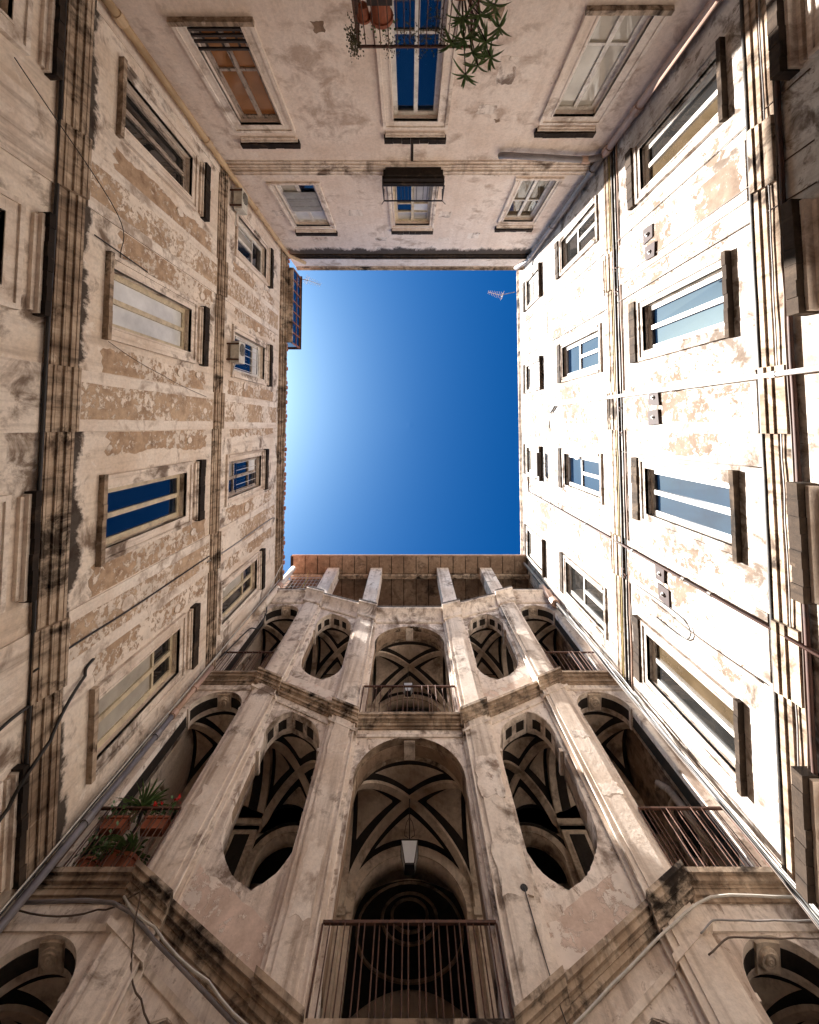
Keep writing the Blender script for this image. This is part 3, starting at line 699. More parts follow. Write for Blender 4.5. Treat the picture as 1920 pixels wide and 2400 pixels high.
for ov in (OVLO, OVHI, OVGR):
    for pts in (ov, mir(ov)):
        c = (sum(p[0] for p in pts) / len(pts), sum(p[1] for p in pts) / len(pts))
        zt = max(p[1] for p in pts)
        n = len(pts)
        def plate(chain, mat, y0, y1, th, name):
            m = MB(); vs = []
            for p in chain:
                d = Vector((c[0] - p[0], 0, (zt - .6) - p[1])).normalized()
                for t in (.004, th):
                    for y in (y0, y1): vs.append((p[0] + d.x * t, y, p[1] + d.z * t))
            fs = []
            for i in range(len(chain) - 1):
                k = i * 4; q = k + 4
                fs += [(k + 2, k + 3, q + 3, q + 2), (k, q, q + 1, k + 1), (k, k + 2, q + 2, q), (k + 1, q + 1, q + 3, k + 3)]
            e = (len(chain) - 1) * 4
            fs += [(0, 1, 3, 2), (e, e + 2, e + 3, e + 1)]
            m.add(vs, fs).build(name, mat, bS)
        ia = max(range(n), key=lambda i: pts[i][1])
        lerp = lambda p, q, t: (p[0] + (q[0] - p[0]) * t, p[1] + (q[1] - p[1]) * t)
        for dr in (1, -1):
            ch = [pts[(ia + dr * k) % n] for k in range(26)]
            # walk along the chain by length
            def at(s):
                for i in range(len(ch) - 1):
                    L = math.hypot(ch[i + 1][0] - ch[i][0], ch[i + 1][1] - ch[i][1])
                    if s <= L: return lerp(ch[i], ch[i + 1], s / L)
                    s -= L
                return ch[-1]
            plate([at(s) for s in (.01, .2, .4, .6, .75, .85)], 'plaster_trim', YF + .004, YI - .004, .012, 'arch_soffit')
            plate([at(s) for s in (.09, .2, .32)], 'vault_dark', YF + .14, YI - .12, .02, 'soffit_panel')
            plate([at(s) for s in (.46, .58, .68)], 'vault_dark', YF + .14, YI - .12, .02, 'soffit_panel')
        # long panels down the jambs
        xs = [p[0] for p in pts]; zs_ = [p[1] for p in pts]
        for x, s in ((min(xs) + .02, 1), (max(xs) - .02, -1)):
            MB().box((x, YF + .14, min(zs_) + 1.1), (x + s * .012, YI - .12, max(zs_) - 1.25)).build('soffit_panel', 'old_panel', bS)
            MB().box((x - s * .03, YF + .004, max(zs_) - 1.14), (x + s * .05, YI, max(zs_) - 1.06)).build('impost', 'plaster_trim', bS)

# ---- railings
for z, zt, n in ((4.80, 5.72, 24), (9.55, 10.55, 19)):
    railing(bS, -1.08, 1.08, YF - .05, 0, z, zt, n)
for z, zt in ((6.34, 7.30), (11.06, 12.05)):
    for s in (-1, 1):
        a, b = sorted((s * 5.06, s * 3.70))
        railing(bS, a, b, YF - .06, 0, z, zt, 16)

# ---- vaulted landings
Y0, Y1 = YI, 8.30
def vault(x0, x1, y0, y1, zs, rise, slope=0, ornament=True):
    xc, yc, hx, hy = (x0 + x1) / 2, (y0 + y1) / 2, (x1 - x0) / 2, (y1 - y0) / 2
    def zf(x, y, off=0):
        a = min(1, abs(x - xc) / hx); b = min(1, abs(y - yc) / hy)
        q = min(a, b)
        return zs + slope * (x - xc) + rise * math.sqrt(max(0, 1 - q * q)) - off
    n = 26
    sn = [math.sin(-math.pi / 2 + math.pi * i / n) for i in range(n + 1)]
    m = MB()
    m.add([(xc + hx * a, yc + hy * b, zf(xc + hx * a, yc + hy * b)) for a in sn for b in sn],
          [(i * (n + 1) + j, i * (n + 1) + j + 1, (i + 1) * (n + 1) + j + 1, (i + 1) * (n + 1) + j) for i in range(n) for j in range(n)])
    # lunette walls below the vault's edge are left open: arches stand there
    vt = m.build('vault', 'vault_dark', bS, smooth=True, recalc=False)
    # diagonal ribs
    wr = .085
    for s in (1, -1):
        r = MB(); vs = []; fs = []
        K = 28
        dx, dy = hx, s * hy; L = math.hypot(dx, dy); nx, ny = -dy / L, dx / L
        for i in range(K + 1):
            t = math.sin(-math.pi / 2 * .985 + math.pi * .985 * i / K)
            px, py = xc + dx * t, yc + dy * t
            zc = zf(px, py, .0)
            for w_, o in ((-wr, .0), (-wr * .8, .05), (wr * .8, .05), (wr, .0)):
                vs.append((px + nx * w_, py + ny * w_, zc - o + .012))
        for i in range(K):
            for j in range(3): fs.append((i * 4 + j, i * 4 + j + 1, i * 4 + j + 5, i * 4 + j + 4))
        r.add(vs, fs).build('rib', 'vault_pale', vt, recalc=False)
    # pale infill fields between the painted bands
    mg, me_ = .185, .09
    for ax in (0, 1):
        for s in (1, -1):
            h1, h2 = (hy, hx) if ax == 0 else (hx, hy)     # h1: direction of the field's axis, h2: across
            vs = []; fs = []; R = 10; Cc = 8
            tip = mg * 1.08 * math.hypot(h1, h2) / h2
            for i in range(R + 1):
                p = tip + (h1 - me_ - tip) * i / R
                hwid = max(0.0, h2 * (p / h1) - mg * math.hypot(h1, h2) / h1)
                hwid = min(hwid, h2 * .93)
                for j in range(Cc + 1):
                    q = hwid * (-1 + 2 * j / Cc)
                    x, y = (xc + q, yc + s * p) if ax == 0 else (xc + s * p, yc + q)
                    vs.append((x, y, zf(x, y, .022)))
            for i in range(R):
                for j in range(Cc): fs.append((i * (Cc + 1) + j, i * (Cc + 1) + j + 1, (i + 1) * (Cc + 1) + j + 1, (i + 1) * (Cc + 1) + j))
            MB().add(vs, fs).build('vault_field', 'vault_pale', vt, recalc=False)
    return vt, zf
def yarch(x0, x1, y0, y1, zs, rise, slope=0, mat='vault_pale', th=.3, inset=True):
    """transverse arch spanning in y, between x0 and x1"""
    yc, hy = (y0 + y1) / 2, (y1 - y0) / 2; n = 18
    def ring(xa, xb, t, mat, name, lift=0):
        vs = []; fs = []
        for i in range(n + 1):
            a = math.pi * i / n
            for x in (xa, xb):
                for k_ in (0, t):
                    vs.append((x, yc - (hy - lift + k_) * math.cos(a), zs + slope * (x - (x0 + x1) / 2) + (rise - lift + k_) * math.sin(a)))
        for i in range(n):
            k_ = i * 4; q = k_ + 4
            fs += [(k_, q, q + 2, k_ + 2), (k_ + 1, k_ + 3, q + 3, q + 1), (k_, k_ + 1, q + 1, q), (k_ + 2, q + 2, q + 3, k_ + 3)]
        fs += [(0, 2, 3, 1), (n * 4, n * 4 + 1, n * 4 + 3, n * 4 + 2)]
        return MB().add(vs, fs).build(name, mat, bS)
    ring(x0, x1, th, mat, 'transverse_arch')
    if inset: ring(x0 + (x1 - x0) * .3, x1 - (x1 - x0) * .3, .02, 'vault_dark', 'soffit_panel', .014)

CEN = [(7.97, 1.06, 9.5, 4.76), (12.70, 1.04, 14.3, 9.46), (3.2, 1.04, 4.7, GZ)]
SID = [(9.80, .72, 10.95, 6.27), (14.62, .72, 15.7, 10.99), (5.0, .72, 6.2, GZ)]
for i in range(3):
    zs, rise, top, flo = CEN[i]; zs2, rise2, top2, flo2 = SID[i]
    ov = (OVLO, OVHI, OVGR)[i]
    vault(-1.12, 1.12, Y0 + .02, Y1, zs, rise)
    zr = max(p[1] for p in ov) - .92
    for s in (-1, 1):
        a, b = sorted((s * 5.08, s * 3.62)); vault(a, b, Y0 + .02, Y1, zs2, rise2)
        a, b = sorted((s * 3.08, s * 1.66)); vault(a, b, Y0 + .02, Y1, zr, .92, .5 * s)
        a, b = sorted((s * 3.62, s * 3.08)); yarch(a, b, Y0, Y1, zr + .50 - .1, .78, .4 * s)
        a, b = sorted((s * 1.66, s * 1.12)); yarch(a, b, Y0, Y1, zs + .1, .95, .4 * s)
        # floors: landing and ramp slabs
        a, b = sorted((s * 5.1, s * 3.4)); MB().box((a, Y0, flo2 - .25), (b, 10.6, flo2 - .06)).build('landing', 'vault_pale', bS)
        z_ = lambda x: rakez(x, flo2, flo) if flo > 0 else GZ + .1
        xa, xb = s * 3.4, s * 1.35
        MB().hexa([(xa, Y0, z_(xa) - .25), (xb, Y0, z_(xb) - .25), (xb, Y1, z_(xb) - .25), (xa, Y1, z_(xa) - .25)], [(xa, Y0, z_(xa) - .06), (xb, Y0, z_(xb) - .06), (xb, Y1, z_(xb) - .06), (xa, Y1, z_(xa) - .06)]).build('ramp', 'vault_pale', bS)
        # piers between the bays
        for px in (3.35, 1.39):
            ptop = zs2 + .0 if px > 2 else zs + .2
            MB().box((s * px - .27, Y1 - .12, flo - .3), (s * px + .27, Y1 + .22, ptop)).build('pier', 'vault_pale', bS)
            MB().box((s * px - .31, Y1 - .16, ptop - .55), (s * px + .31, Y1 + .10, ptop - .43)).build('pier_capital', 'vault_pale', bS)
            MB().box((s * px - .15, Y1 - .135, flo + .5), (s * px + .15, Y1 - .10, ptop - .75)).build('soffit_panel', 'vault_dark', bS)
    MB().box((-1.35, Y0, flo - .25), (1.35, 10.6, flo - .06)).build('landing', 'vault_pale', bS)
    # rear arcade wall with one arch for each bay
    zt, zb = (top, flo - .25)
    hl = [roundarch(0, .98, flo, zs - .18), roundarch(-4.35, .60, flo2, zs2 - .05), roundarch(4.35, .60, flo2, zs2 - .05)]
    for s in (-1, 1):
        q = roundarch(s * 2.37, .60, max(flo, GZ + .1) + .8, zr - .2); hl.append(q)
    out = [(-5.08, max(zb, GZ)), (5.12, max(zb, GZ)), (5.12, top2), (3.4, top2), (1.3, top), (-1.3, top), (-3.4, top2), (-5.08, top2)]
    slab_from_outline('rear_wall', out, hl, Y1 + .002, Y1 + .26, 'vault_pale', bS)
    # painted dark border above the rear arches, raised pale archivolt
    def archivolt(cx, r, zs_, r2, y, mat, name, n=20, d=.03):
        vs = []; fs = []
        for i_ in range(n + 1):
            a = math.pi * i_ / n
            for rr in (r, r2):
                for yy in (y, y - d): vs.append((cx - rr * math.cos(a), yy, zs_ + rr * math.sin(a)))
        for i_ in range(n):
            k_ = i_ * 4; q_ = k_ + 4
            fs += [(k_ + 1, q_ + 1, q_ + 3, k_ + 3), (k_, k_ + 1, q_ + 1, q_)[::-1], (k_ + 2, q_ + 2, q_ + 3, k_ + 3)[::-1]]
        return MB().add(vs, fs).build(name, mat, bS)
    archivolt(0, .985, zs - .18, 1.16, Y1 + .004, 'vault_pale', 'archivolt')
    archivolt(0, 1.17, zs - .18, 1.30, Y1 + .003, 'vault_dark', 'archivolt', d=.012)
    for s in (-1, 1):
        archivolt(s * 2.37, .605, zr - .2, .74, Y1 + .004, 'vault_pale', 'archivolt'); archivolt(s * 2.37, .745, zr - .2, .84, Y1 + .003, 'vault_dark', 'archivolt', d=.012)
        archivolt(s * 4.35, .605, zs2 - .05, .72, Y1 + .004, 'vault_pale', 'archivolt')
    # rear aisle: sail vault with oval stucco rings over the centre, plain vaults at the sides
    cz = zs + .45
    vs = []; K = 20
    for i_ in range(K + 1):
        for j in range(K + 1):
            a, b = -1 + 2 * i_ / K, -1 + 2 * j / K
            vs.append((1.2 * a, 9.5 + .95 * b, cz + .5 * (1 - a * a) * 1 + .35 * (1 - b * b) - .35))
    MB().add(vs, [(i_ * (K + 1) + j, i_ * (K + 1) + j + 1, (i_ + 1) * (K + 1) + j + 1, (i_ + 1) * (K + 1) + j) for i_ in range(K) for j in range(K)]).build('vault', 'vault_dark', bS, smooth=True, recalc=False)
    for ra in (.98, .52, .34):
        ring = []
        for j in range(33):
            t = 2 * math.pi * j / 32; a, b = ra * math.cos(t) * .85, ra * math.sin(t) * .95
            ring.append((1.2 * a, 9.5 + .95 * b, cz + .5 * (1 - a * a) + .35 * (1 - b * b) - .35))
        MB().tube(ring, .035, 6, cap=False).build('oval_moulding', 'old_panel', bS)
    for s in (-1, 1):
        a, b = sorted((s * 5.08, s * 1.3)); MB().box((a, Y1 + .26, top2 - .5), (b, 10.6, top2 - .4)).build('aisle_ceiling', 'vault_dark', bS)
for ys in ((10.5, 10.7),): MB().box((-5.3, ys[0], GZ), (5.3, ys[1], 19.2)).build('rear_wall', 'vault_pale', bS)
for s in (-1, 1):
    MB().box((s * 5.12, YI, GZ), (s * 5.32, 10.6, 19.0)).build('side_wall', 'old_panel', bS)
# niche and medallion reliefs on the end walls of the side landings
for s in (-1, 1):
    for zc in (8.3, 13.1):
        m = MB(); ring = [(s * 5.10, 7.45 + .36 * math.cos(2 * math.pi * j / 24), zc + .5 * math.sin(2 * math.pi * j / 24)) for j in range(25)]
        m.tube(ring, .05, 6, cap=False); m.build('oval_moulding', 'vault_pale', bS)
        MB().lathe((s * 5.115, 7.45, zc), [(.33, 0), (.33, .01)], (-s, 0, 0), 20).build('medallion', 'vault_dark', bS)
        m = MB().tube([(s * 5.06, 7.05, zc - .7), (s * 5.03, 7.0, zc - .2), (s * 5.02, 7.05, zc + .4), (s * 5.0, 7.2, zc + .75), (s * 5.02, 7.4, zc + .85)], [.05, .07, .07, .06, .03], 7)
        m.build('scroll', 'vault_pale', bS, smooth=True)

# ---- roof loggia
for a, b in ((-3.55, -3.05), (-1.68, -1.18), (1.18, 1.68), (3.05, 3.55)):
    zb = min(rakez(a, 16.02, 14.50), rakez(b, 16.02, 14.50)) - .02
    m = MB().box((a, YF - .06, zb), (b, YF + .42, 18.98)); m.build('loggia_post', 'plaster_grey', bS)
nP = 19
for i in range(nP):
    a = -5.08 + 10.2 * i / nP; b = -5.08 + 10.2 * (i + 1) / nP
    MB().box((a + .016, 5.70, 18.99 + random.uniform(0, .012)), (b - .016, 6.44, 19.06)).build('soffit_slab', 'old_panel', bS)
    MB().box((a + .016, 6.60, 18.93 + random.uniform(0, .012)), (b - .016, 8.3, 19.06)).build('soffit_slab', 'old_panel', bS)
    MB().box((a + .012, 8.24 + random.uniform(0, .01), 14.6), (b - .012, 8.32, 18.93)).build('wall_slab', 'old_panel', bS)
part('roof', 'sooty_stone', bS, ((-5.2, 5.72, 19.065), (5.2, 10.7, 19.2)))
part('roof_edge', 'pipe_pink', bS, ((-5.12, 5.66, 19.02), (5.15, 5.715, 19.10)))
part('roof_beam', 'stained_stone', bS, ((-5.1, 6.45, 18.72), (5.12, 6.58, 18.985)))
part('loggia_floor', 'paving', bS, ((-1.4, YI, 14.22), (1.4, 8.3, 14.3)))
for s in (-1, 1):
    xa, xb = s * 3.3, s * 1.4
    MB().hexa([(xa, YI, 15.68), (xb, YI, 14.6), (xb, 8.3, 14.6), (xa, 8.3, 15.68)], [(xa, YI, 15.76), (xb, YI, 14.68), (xb, 8.3, 14.68), (xa, 8.3, 15.76)]).build('loggia_floor', 'paving', bS)
part('loggia_floor', 'paving', bS, ((-5.1, YI, 15.7), (-3.3, 8.3, 15.8))); part('loggia_floor', 'paving', bS, ((3.3, YI, 15.7), (5.12, 8.3, 15.8)))
gr = MB().box((-4.95, YF - .01, 16.62), (-3.62, YF + .01, 16.65)).box((-4.95, YF - .01, 17.92), (-3.62, YF + .01, 17.95)).build('window_grille', 'cable_grey', bS)
for i in range(10): MB().box((-4.93 + .142 * i, YF - .008, 16.65), (-4.915 + .142 * i, YF + .008, 17.92)).build('bar', 'cable_grey', gr)
for z in (16.95, 17.27, 17.6): MB().box((-4.95, YF - .012, z), (-3.62, YF + .006, z + .015)).build('bar', 'cable_grey', gr)

# ================================================================== things fixed to or standing on the walls
def pipe(name, pts, r, mat, label, joints=(), jmat=None, cat='drainpipe', n=10, group=None, brackets=()):
    root = thing(name, pts[0], label, cat, group)
    MB().tube(pts, r, n).build('pipe_run', mat, root, smooth=True)
    for p, d in joints:
        p = Vector(p); d = Vector(d).normalized()
        MB().tube([p - d * r * 1.3, p + d * r * 1.3], r * 1.25, n).build('pipe_joint', jmat or mat, root, smooth=False)
    for p in brackets:
        MB().box((p[0] - r * 1.4, p[1] - r * 1.4, p[2] - .02), (p[0] + r * 1.4, p[1] + r * 1.4, p[2] + .02)).build('bracket', 'rust_iron', root)
    return root
V = (0, 0, 1)
pipe('drainpipe', [(-4.95, -6.93, GZ), (-4.95, -6.93, 16.4), (-4.9, -6.85, 16.9), (-4.35, -6.75, 17.5)], .075, 'pipe_buff', 'buff drainpipe running up the corner beside the window with brown boards', [((-4.95, -6.93, z), V) for z in (6.9, 10.1, 13.4, 15.6)], 'pipe_buff')
pipe('drainpipe', [(5.0, -6.93, GZ), (5.0, -6.93, 10.6)], .085, 'pipe_pink', 'pinkish drainpipe in the corner below the elbow, by the sunlit wall', [((5.0, -6.93, z), V) for z in (6.4, 9.0, 10.4)], 'pipe_pink')
pipe('drainpipe', [(4.98, -6.92, 10.62), (4.97, -6.92, 11.2), (4.96, -6.90, 17.6), (4.6, -6.8, 18.2)], .085, 'pipe_grey', 'blue-grey drainpipe rising in the shaded corner to the roof', [((4.96, -6.91, z), V) for z in (11.3, 14.6, 17.2)])
pipe('waste_pipe', [(2.35, -6.99, 10.72), (2.45, -6.93, 10.6), (3.3, -6.92, 10.66), (4.6, -6.92, 10.78), (4.95, -6.9, 10.62)], .08, 'pipe_grey', 'thick horizontal waste pipe along the pink wall above the white curtained window', [((4.6, -6.92, 10.78), (1, 0, 0))], 'pipe_pink', 'pipe')
pipe('drainpipe', [(5.05, -.70, GZ), (5.05, -.70, 14.9)], .038, 'pipe_white', 'long white drainpipe standing across the sunlit wall', [((5.05, -.70, z), V) for z in (5.9, 8.2, 11.0, 12.2, 13.6)], 'pipe_white', brackets=[(5.1, -.7, z) for z in (6.0, 8.25, 12.3)])
pipe('waste_pipe', [(5.07, -.70, 14.8), (5.07, -.45, 15.35)], .035, 'pipe_dark', 'short dark pipe stub at the upper end of the white drainpipe', [], None, 'pipe')
pipe('gas_pipe', [(5.08, 2.85, GZ), (5.08, 2.85, 18.4), (5.09, 2.2, 18.5)], .032, 'pipe_rust', 'thin rust-red pipe running up the sunlit wall', [((5.08, 2.85, z), V) for z in (7.4, 8.1, 9.9, 12.5, 15.2, 17.5)], 'pipe_dark', 'pipe')
pipe('drainpipe', [(-4.92, 6.02, GZ), (-4.92, 6.02, 9.2)], .055, 'pipe_grey', 'grey drainpipe in the corner beside the balcony with flower boxes', [((-4.92, 6.02, z), V) for z in (6.9, 8.7)])
pipe('drainpipe', [(-4.92, 6.02, 9.2), (-4.92, 6.02, 11.0)], .06, 'pipe_pink', 'pinkish length of drainpipe above the grey one, left stair corner', [((-4.92, 6.02, z), V) for z in (9.3, 10.2)], 'pipe_pink')
pipe('drainpipe', [(-4.9, 6.05, 14.2), (-4.9, 6.05, 16.5), (-4.95, 6.1, 18.6)], .11, 'plaster_pale', 'stubby pale pipe in the stair corner below the loggia grille', [((-4.9, 6.05, 16.4), V)], 'pipe_pink')
pipe('drainpipe', [(4.95, 6.05, 14.9), (4.95, 6.05, 16.2), (4.98, 6.1, 16.5)], .12, 'pipe_pink', 'stubby pink pipe in the stair corner by the sunlit wall', [((4.95, 6.05, 15.0), V)], 'pipe_pink')
# pipes and cables running level along the two courses of the right wall
def along(mat, z, d, r, label, y0=YB + .05, y1=6.15, name='cable', cat='cable', wob=.012, group=None):
    pts = [PR(y0 + (y1 - y0) * i / 30, z + random.uniform(-wob, wob), d + random.uniform(-wob, wob) * .5) for i in range(31)]
    return tag(MB().tube(pts, r, 6).build(name, mat, None, smooth=True), label, cat, group)
along('pipe_dark', 10.40, .05, .035, 'thick dark pipe under the upper course of the sunlit wall', name='wall_pipe', cat='pipe', wob=.004)
along('cable_ochre', 10.53, .05, .018, 'yellowish cable beside the thick dark pipe, upper course of the sunlit wall')
along('cable_black', 10.30, .03, .02, 'black cable just below the thick dark pipe, upper course of the sunlit wall')
along('pipe_pink', 10.22, .02, .016, 'thin pinkish cable lowest under the upper course of the sunlit wall')
along('pipe_dark', 6.16, .06, .04, 'thick dark pipe lying along the lower course of the sunlit wall', name='wall_pipe', cat='pipe', wob=.004)
along('cable_grey', 5.88, .05, .012, 'thin grey cable along the face of the lower course, sunlit wall')
along('pipe_rust', 5.66, .045, .035, 'rusty pipe below the lower course of the sunlit wall', name='wall_pipe', cat='pipe', wob=.004)
along('cable_brown', 5.72, .05, .012, 'thin brown cable just above the rusty pipe, sunlit wall')
def wire(pts, r, mat, label, sag=0, n=8, cat='cable', group=None, name='cable'):
    out = []; Q = [Vector(p) for p in pts]; Q = [Q[0] * 2 - Q[1]] + Q + [Q[-1] * 2 - Q[-2]]
    for i in range(1, len(Q) - 2):
        p0, p1, p2, p3 = Q[i - 1:i + 3]
        for k_ in range(n):
            t = k_ / n
            p = .5 * (2 * p1 + (p2 - p0) * t + (2 * p0 - 5 * p1 + 4 * p2 - p3) * t * t + (3 * p1 - p0 - 3 * p2 + p3) * t ** 3)
            p.z -= sag * 4 * t * (1 - t); out.append(p)
    out.append(Vector(pts[-1]))
    return tag(MB().tube(out, r, 5).build(name, mat, None, smooth=True), label, cat, group)
# left wall cables
wire([PL(-7.0, 5.9, .05), PL(-3.5, 5.92, .06), PL(0, 5.88, .06), PL(3.2, 5.92, .05), PL(6.1, 5.9, .05)], .028, 'cable_black', 'thick black cable below the lower course of the shaded wall', .01)
wire([PL(3.72, 5.9, .05), PL(3.75, 5.5, .05), PL(3.95, 4.6, .05)], .022, 'cable_black', 'black cable dropping from the lower course between the near windows of the shaded wall')
wire([PL(3.28, 5.9, .09), PL(3.3, 6.9, .06), PL(3.32, 8.0, .06), PL(3.3, 11.0, .05)], .016, 'cable_black', 'black cable climbing the shaded wall beside the window by the stair corner')
wire([PL(3.42, 10.9, .05), PL(3.45, 12.6, .05), PL(3.42, 15.9, .05), PL(3.6, 16.1, .05)], .02, 'cable_grey', 'grey conduit rising on the upper shaded wall near the stair')
wire([PL(5.2, 4.9, .08), PL(4.75, 5.6, .12), PL(4.3, 6.1, .2), PL(3.9, 6.9, .05), PL(3.75, 7.1, .03)], .024, 'cable_black', 'heavy black cable slanting across the shaded wall by the flower balcony', .1)
wire([PL(-4.7, 5.2, .04), PL(-3.5, 6.9, .25), PL(-2.9, 7.3, .05)], .007, 'cable_black', 'thin slack wire across the lower course near the milky window')
wire([PL(-1.4, 7.1, .05), PL(-1.0, 8.6, .12), PL(-.7, 10.6, .05)], .006, 'cable_brown', 'thin wire hanging beside the milky window of the shaded wall', .1)
wire([PL(-3.05, 6.7, .04), PL(-2.98, 7.6, .05), PL(-2.95, 8.1, .04)], .012, 'cable_black', 'short looped cable at the sill end of the milky window')
# right wall thin lines
for y, z0, z1, d, lab in ((-3.05, 5.2, 19.4, .03, 'by the cloud-bright window'), (-4.55, 5.2, 19.0, .03, 'near the shaded corner'), (.62, 6.3, 12.0, .03, 'between the white pipe and the deep blue window'), (3.72, 6.4, 9.4, .04, 'beside the window nearest the stair'), (-3.6, 5.2, 19.2, .03, 'beside the upper anchor plates'), (5.85, 11.0, 19.6, .04, 'beyond the last upper window')):
    wire([PR(y, z0, d), PR(y + .04, (z0 + z1) / 2, d), PR(y - .03, z1, d)], .010, 'cable_brown', 'thin brown wire up the sunlit wall ' + lab)
wire([PR(3.6, 9.9, .04), PR(3.62, 8.2, .04), PR(3.95, 8.15, .04), PR(3.98, 9.2, .04)], .012, 'cable_black', 'black bracket-like wire loop above the window nearest the stair, sunlit wall', n=4)
# bundle of cables dropping through the corner between stair and sunlit wall
mats = ['cable_black', 'cable_pale', 'cable_grey', 'cable_pale', 'cable_brown', 'cable_black', 'cable_grey', 'cable_pale']
for i in range(8):
    ox, oy = 4.93 + .025 * (i % 4) + random.uniform(-.01, .01), 6.02 + .03 * (i // 4) - .04 * (i % 3)
    pts = [(ox + random.uniform(-.03, .03), oy + random.uniform(-.05, .05), z) for z in (GZ, 4, 5.2, 6.4, 7.6, 8.9, 10.4, 12.2, 14.2, 16.5, 19.4)]
    wire(pts, .011 + .006 * (i % 3 == 0), mats[i], 'one of the bundled cables in the corner of stair and sunlit wall', 0, 4, group='cables bundled in the stair corner')
for i in range(4):
    pts = [(-5.0 + .03 * i + random.uniform(-.02, .02), 6.0 - .06 * i + random.uniform(-.03, .03), z) for z in (GZ, 4.5, 6.2, 8.0, 10.5, 13.5, 16.5)]
    wire(pts, .011 + .005 * (i == 1), ['cable_pale', 'cable_black', 'cable_grey', 'cable_pale'][i], 'one of the thin cables down the corner of stair and shaded wall', 0, 4, group='cables down the shaded stair corner')
# cables and pipe clipped below the lowest stair cornice
rz = lambda x, o: rakez(x, 6.27, 4.76) + o
wire([(x, YF - .14, rz(x, -.42)) for x in (-5.0, -3.8, -3.0, -2.2, -1.4, -1.0)], .022, 'pipe_grey', 'grey pipe following the lowest raking cornice, left flight', 0, 3, 'pipe', name='wall_pipe')
wire([(x, YF - .16, rz(x, -.34)) for x in (-3.7, -3.1, -2.2, -1.5, -1.0)], .015, 'cable_pale', 'pale cable under the lowest raking cornice, left flight', .04, 4)
wire([(-5.0, YF - .05, 5.85), (-4.0, YF - .05, 5.86), (-3.5, YF - .2, 5.92), (-3.3, YF - .14, 5.5), (-2.9, YF - .05, 5.0), (-2.2, YF - .05, 4.6)], .010, 'cable_brown', 'sagging brown cable below the flower balcony and left flight', .06, 6)
wire([(x, YF - .15, rz(-x, -.36)) for x in (5.0, 3.9, 3.0, 2.2, 1.5, 1.0)], .015, 'cable_pale', 'pale conduit under the lowest raking cornice, right flight', .01, 4)
wire([(x, YF - .15, rz(-x, -.80)) for x in (5.0, 4.6, 4.2, 3.8, 3.45)], .009, 'cable_brown', 'brown cable pinned lowest above the ground arch, right side', .008, 6)
wire([(x, YF - .15, rz(-x, -.62)) for x in (5.0, 4.5, 4.1, 3.75, 3.5)], .009, 'cable_grey', 'grey cable pinned just below the lowest cornice, right side', .008, 6)
wire([(1.52, YF - .13, 6.05), (1.56, YF - .13, 5.2), (1.6, YF - .2, 4.6)], .006, 'cable_black', 'thin black wire falling from the hole in the right pilaster')
wire([(x, YF - .05, z) for x, z in ((-4.3, 18.6), (-4.15, 17.8), (-4.1, 16.8))], .014, 'cable_ochre', 'yellowish cable loop hanging from the loggia eaves', .1, 6)
wire([(-4.98, 6.1, 11.6), (-4.8, 6.1, 13.2), (-4.62, YF - .04, 13.6), (-4.75, YF - .05, 14.6), (-4.95, 6.0, 15.4)], .02, 'cable_black', 'black cable slung beside the upper left side arch', .1, 6)
wire([(-4.95, 6.0, 15.2), (-4.95, 5.6, 16.2), (-4.9, 5.3, 17.0)], .018, 'cable_pale', 'white cable under the eaves at the loggia corner', .05)
MB_h = MB().lathe((1.52, YF - .122, 6.05), [(.05, 0), (.045, .006)], (0, -1, 0), 12).build('drain_hole', 'black_iron', bS)

# air conditioners on the left wall
def aircon(y, z, label):
    r = thing('air_conditioner', (-4.95, y, z - .3), label, 'air conditioner', 'air conditioners on the shaded wall')
    x0, x1 = XL + .10, XL + .34
    MB().box((x0, y - .30, z - .21), (x1, y + .30, z + .21)).build('casing', 'appliance', r)
    fan = MB().lathe((x1 + .002, y - .08, z), [(.17, 0), (.17, .012), (.155, .014), (.155, .004)], (1, 0, 0), 20).build('fan_grille', 'grille_dark', r)
    for i in range(7): MB().box((x1 + .008, y - .24, z - .15 + .05 * i), (x1 + .016, y + .08, z - .143 + .05 * i)).build('grille_bar', 'appliance', fan)
    for yy in (y - .22, y + .22): MB().box((XL + .0, yy - .02, z - .25), (x1, yy + .02, z - .212)).build('bracket', 'rust_iron', r)
    MB().tube([(x0 + .1, y + .30, z - .1), (x0 + .1, y + .42, z - .2), (XL + .03, y + .62, z + .1), (XL + .03, y + .66, z + 1.3)], .018, 6).build('hose', 'cable_pale', r, smooth=True)
    return r
aircon(-2.05, 12.05, 'air conditioner under the barred window of the shaded wall')
aircon(-6.45, 12.0, 'air conditioner on the shaded wall close to the buff drainpipe')
# iron bars on two upper left windows
for u, z0, z1, h, lab in ((-2.13, 12.3, 14.1, .46, 'iron window bars above the air conditioner on the shaded wall'), (1.54, 12.6, 14.2, .42, 'iron window bars on the third upper window of the shaded wall')):
    r = MB().wb(PL, u - h, u + h, z0, z0 + .02, .02, .035).wb(PL, u - h, u + h, z1, z1 + .02, .02, .035).build('window_bars', 'black_iron')
    tag(r, lab, 'window bars')
    for i in range(5):
        uu = u - h + 2 * h * i / 4
        MB().wb(PL, uu - .008, uu + .008, z0, z1 + .02, .022, .032).build('bar', 'cable_pale', r)
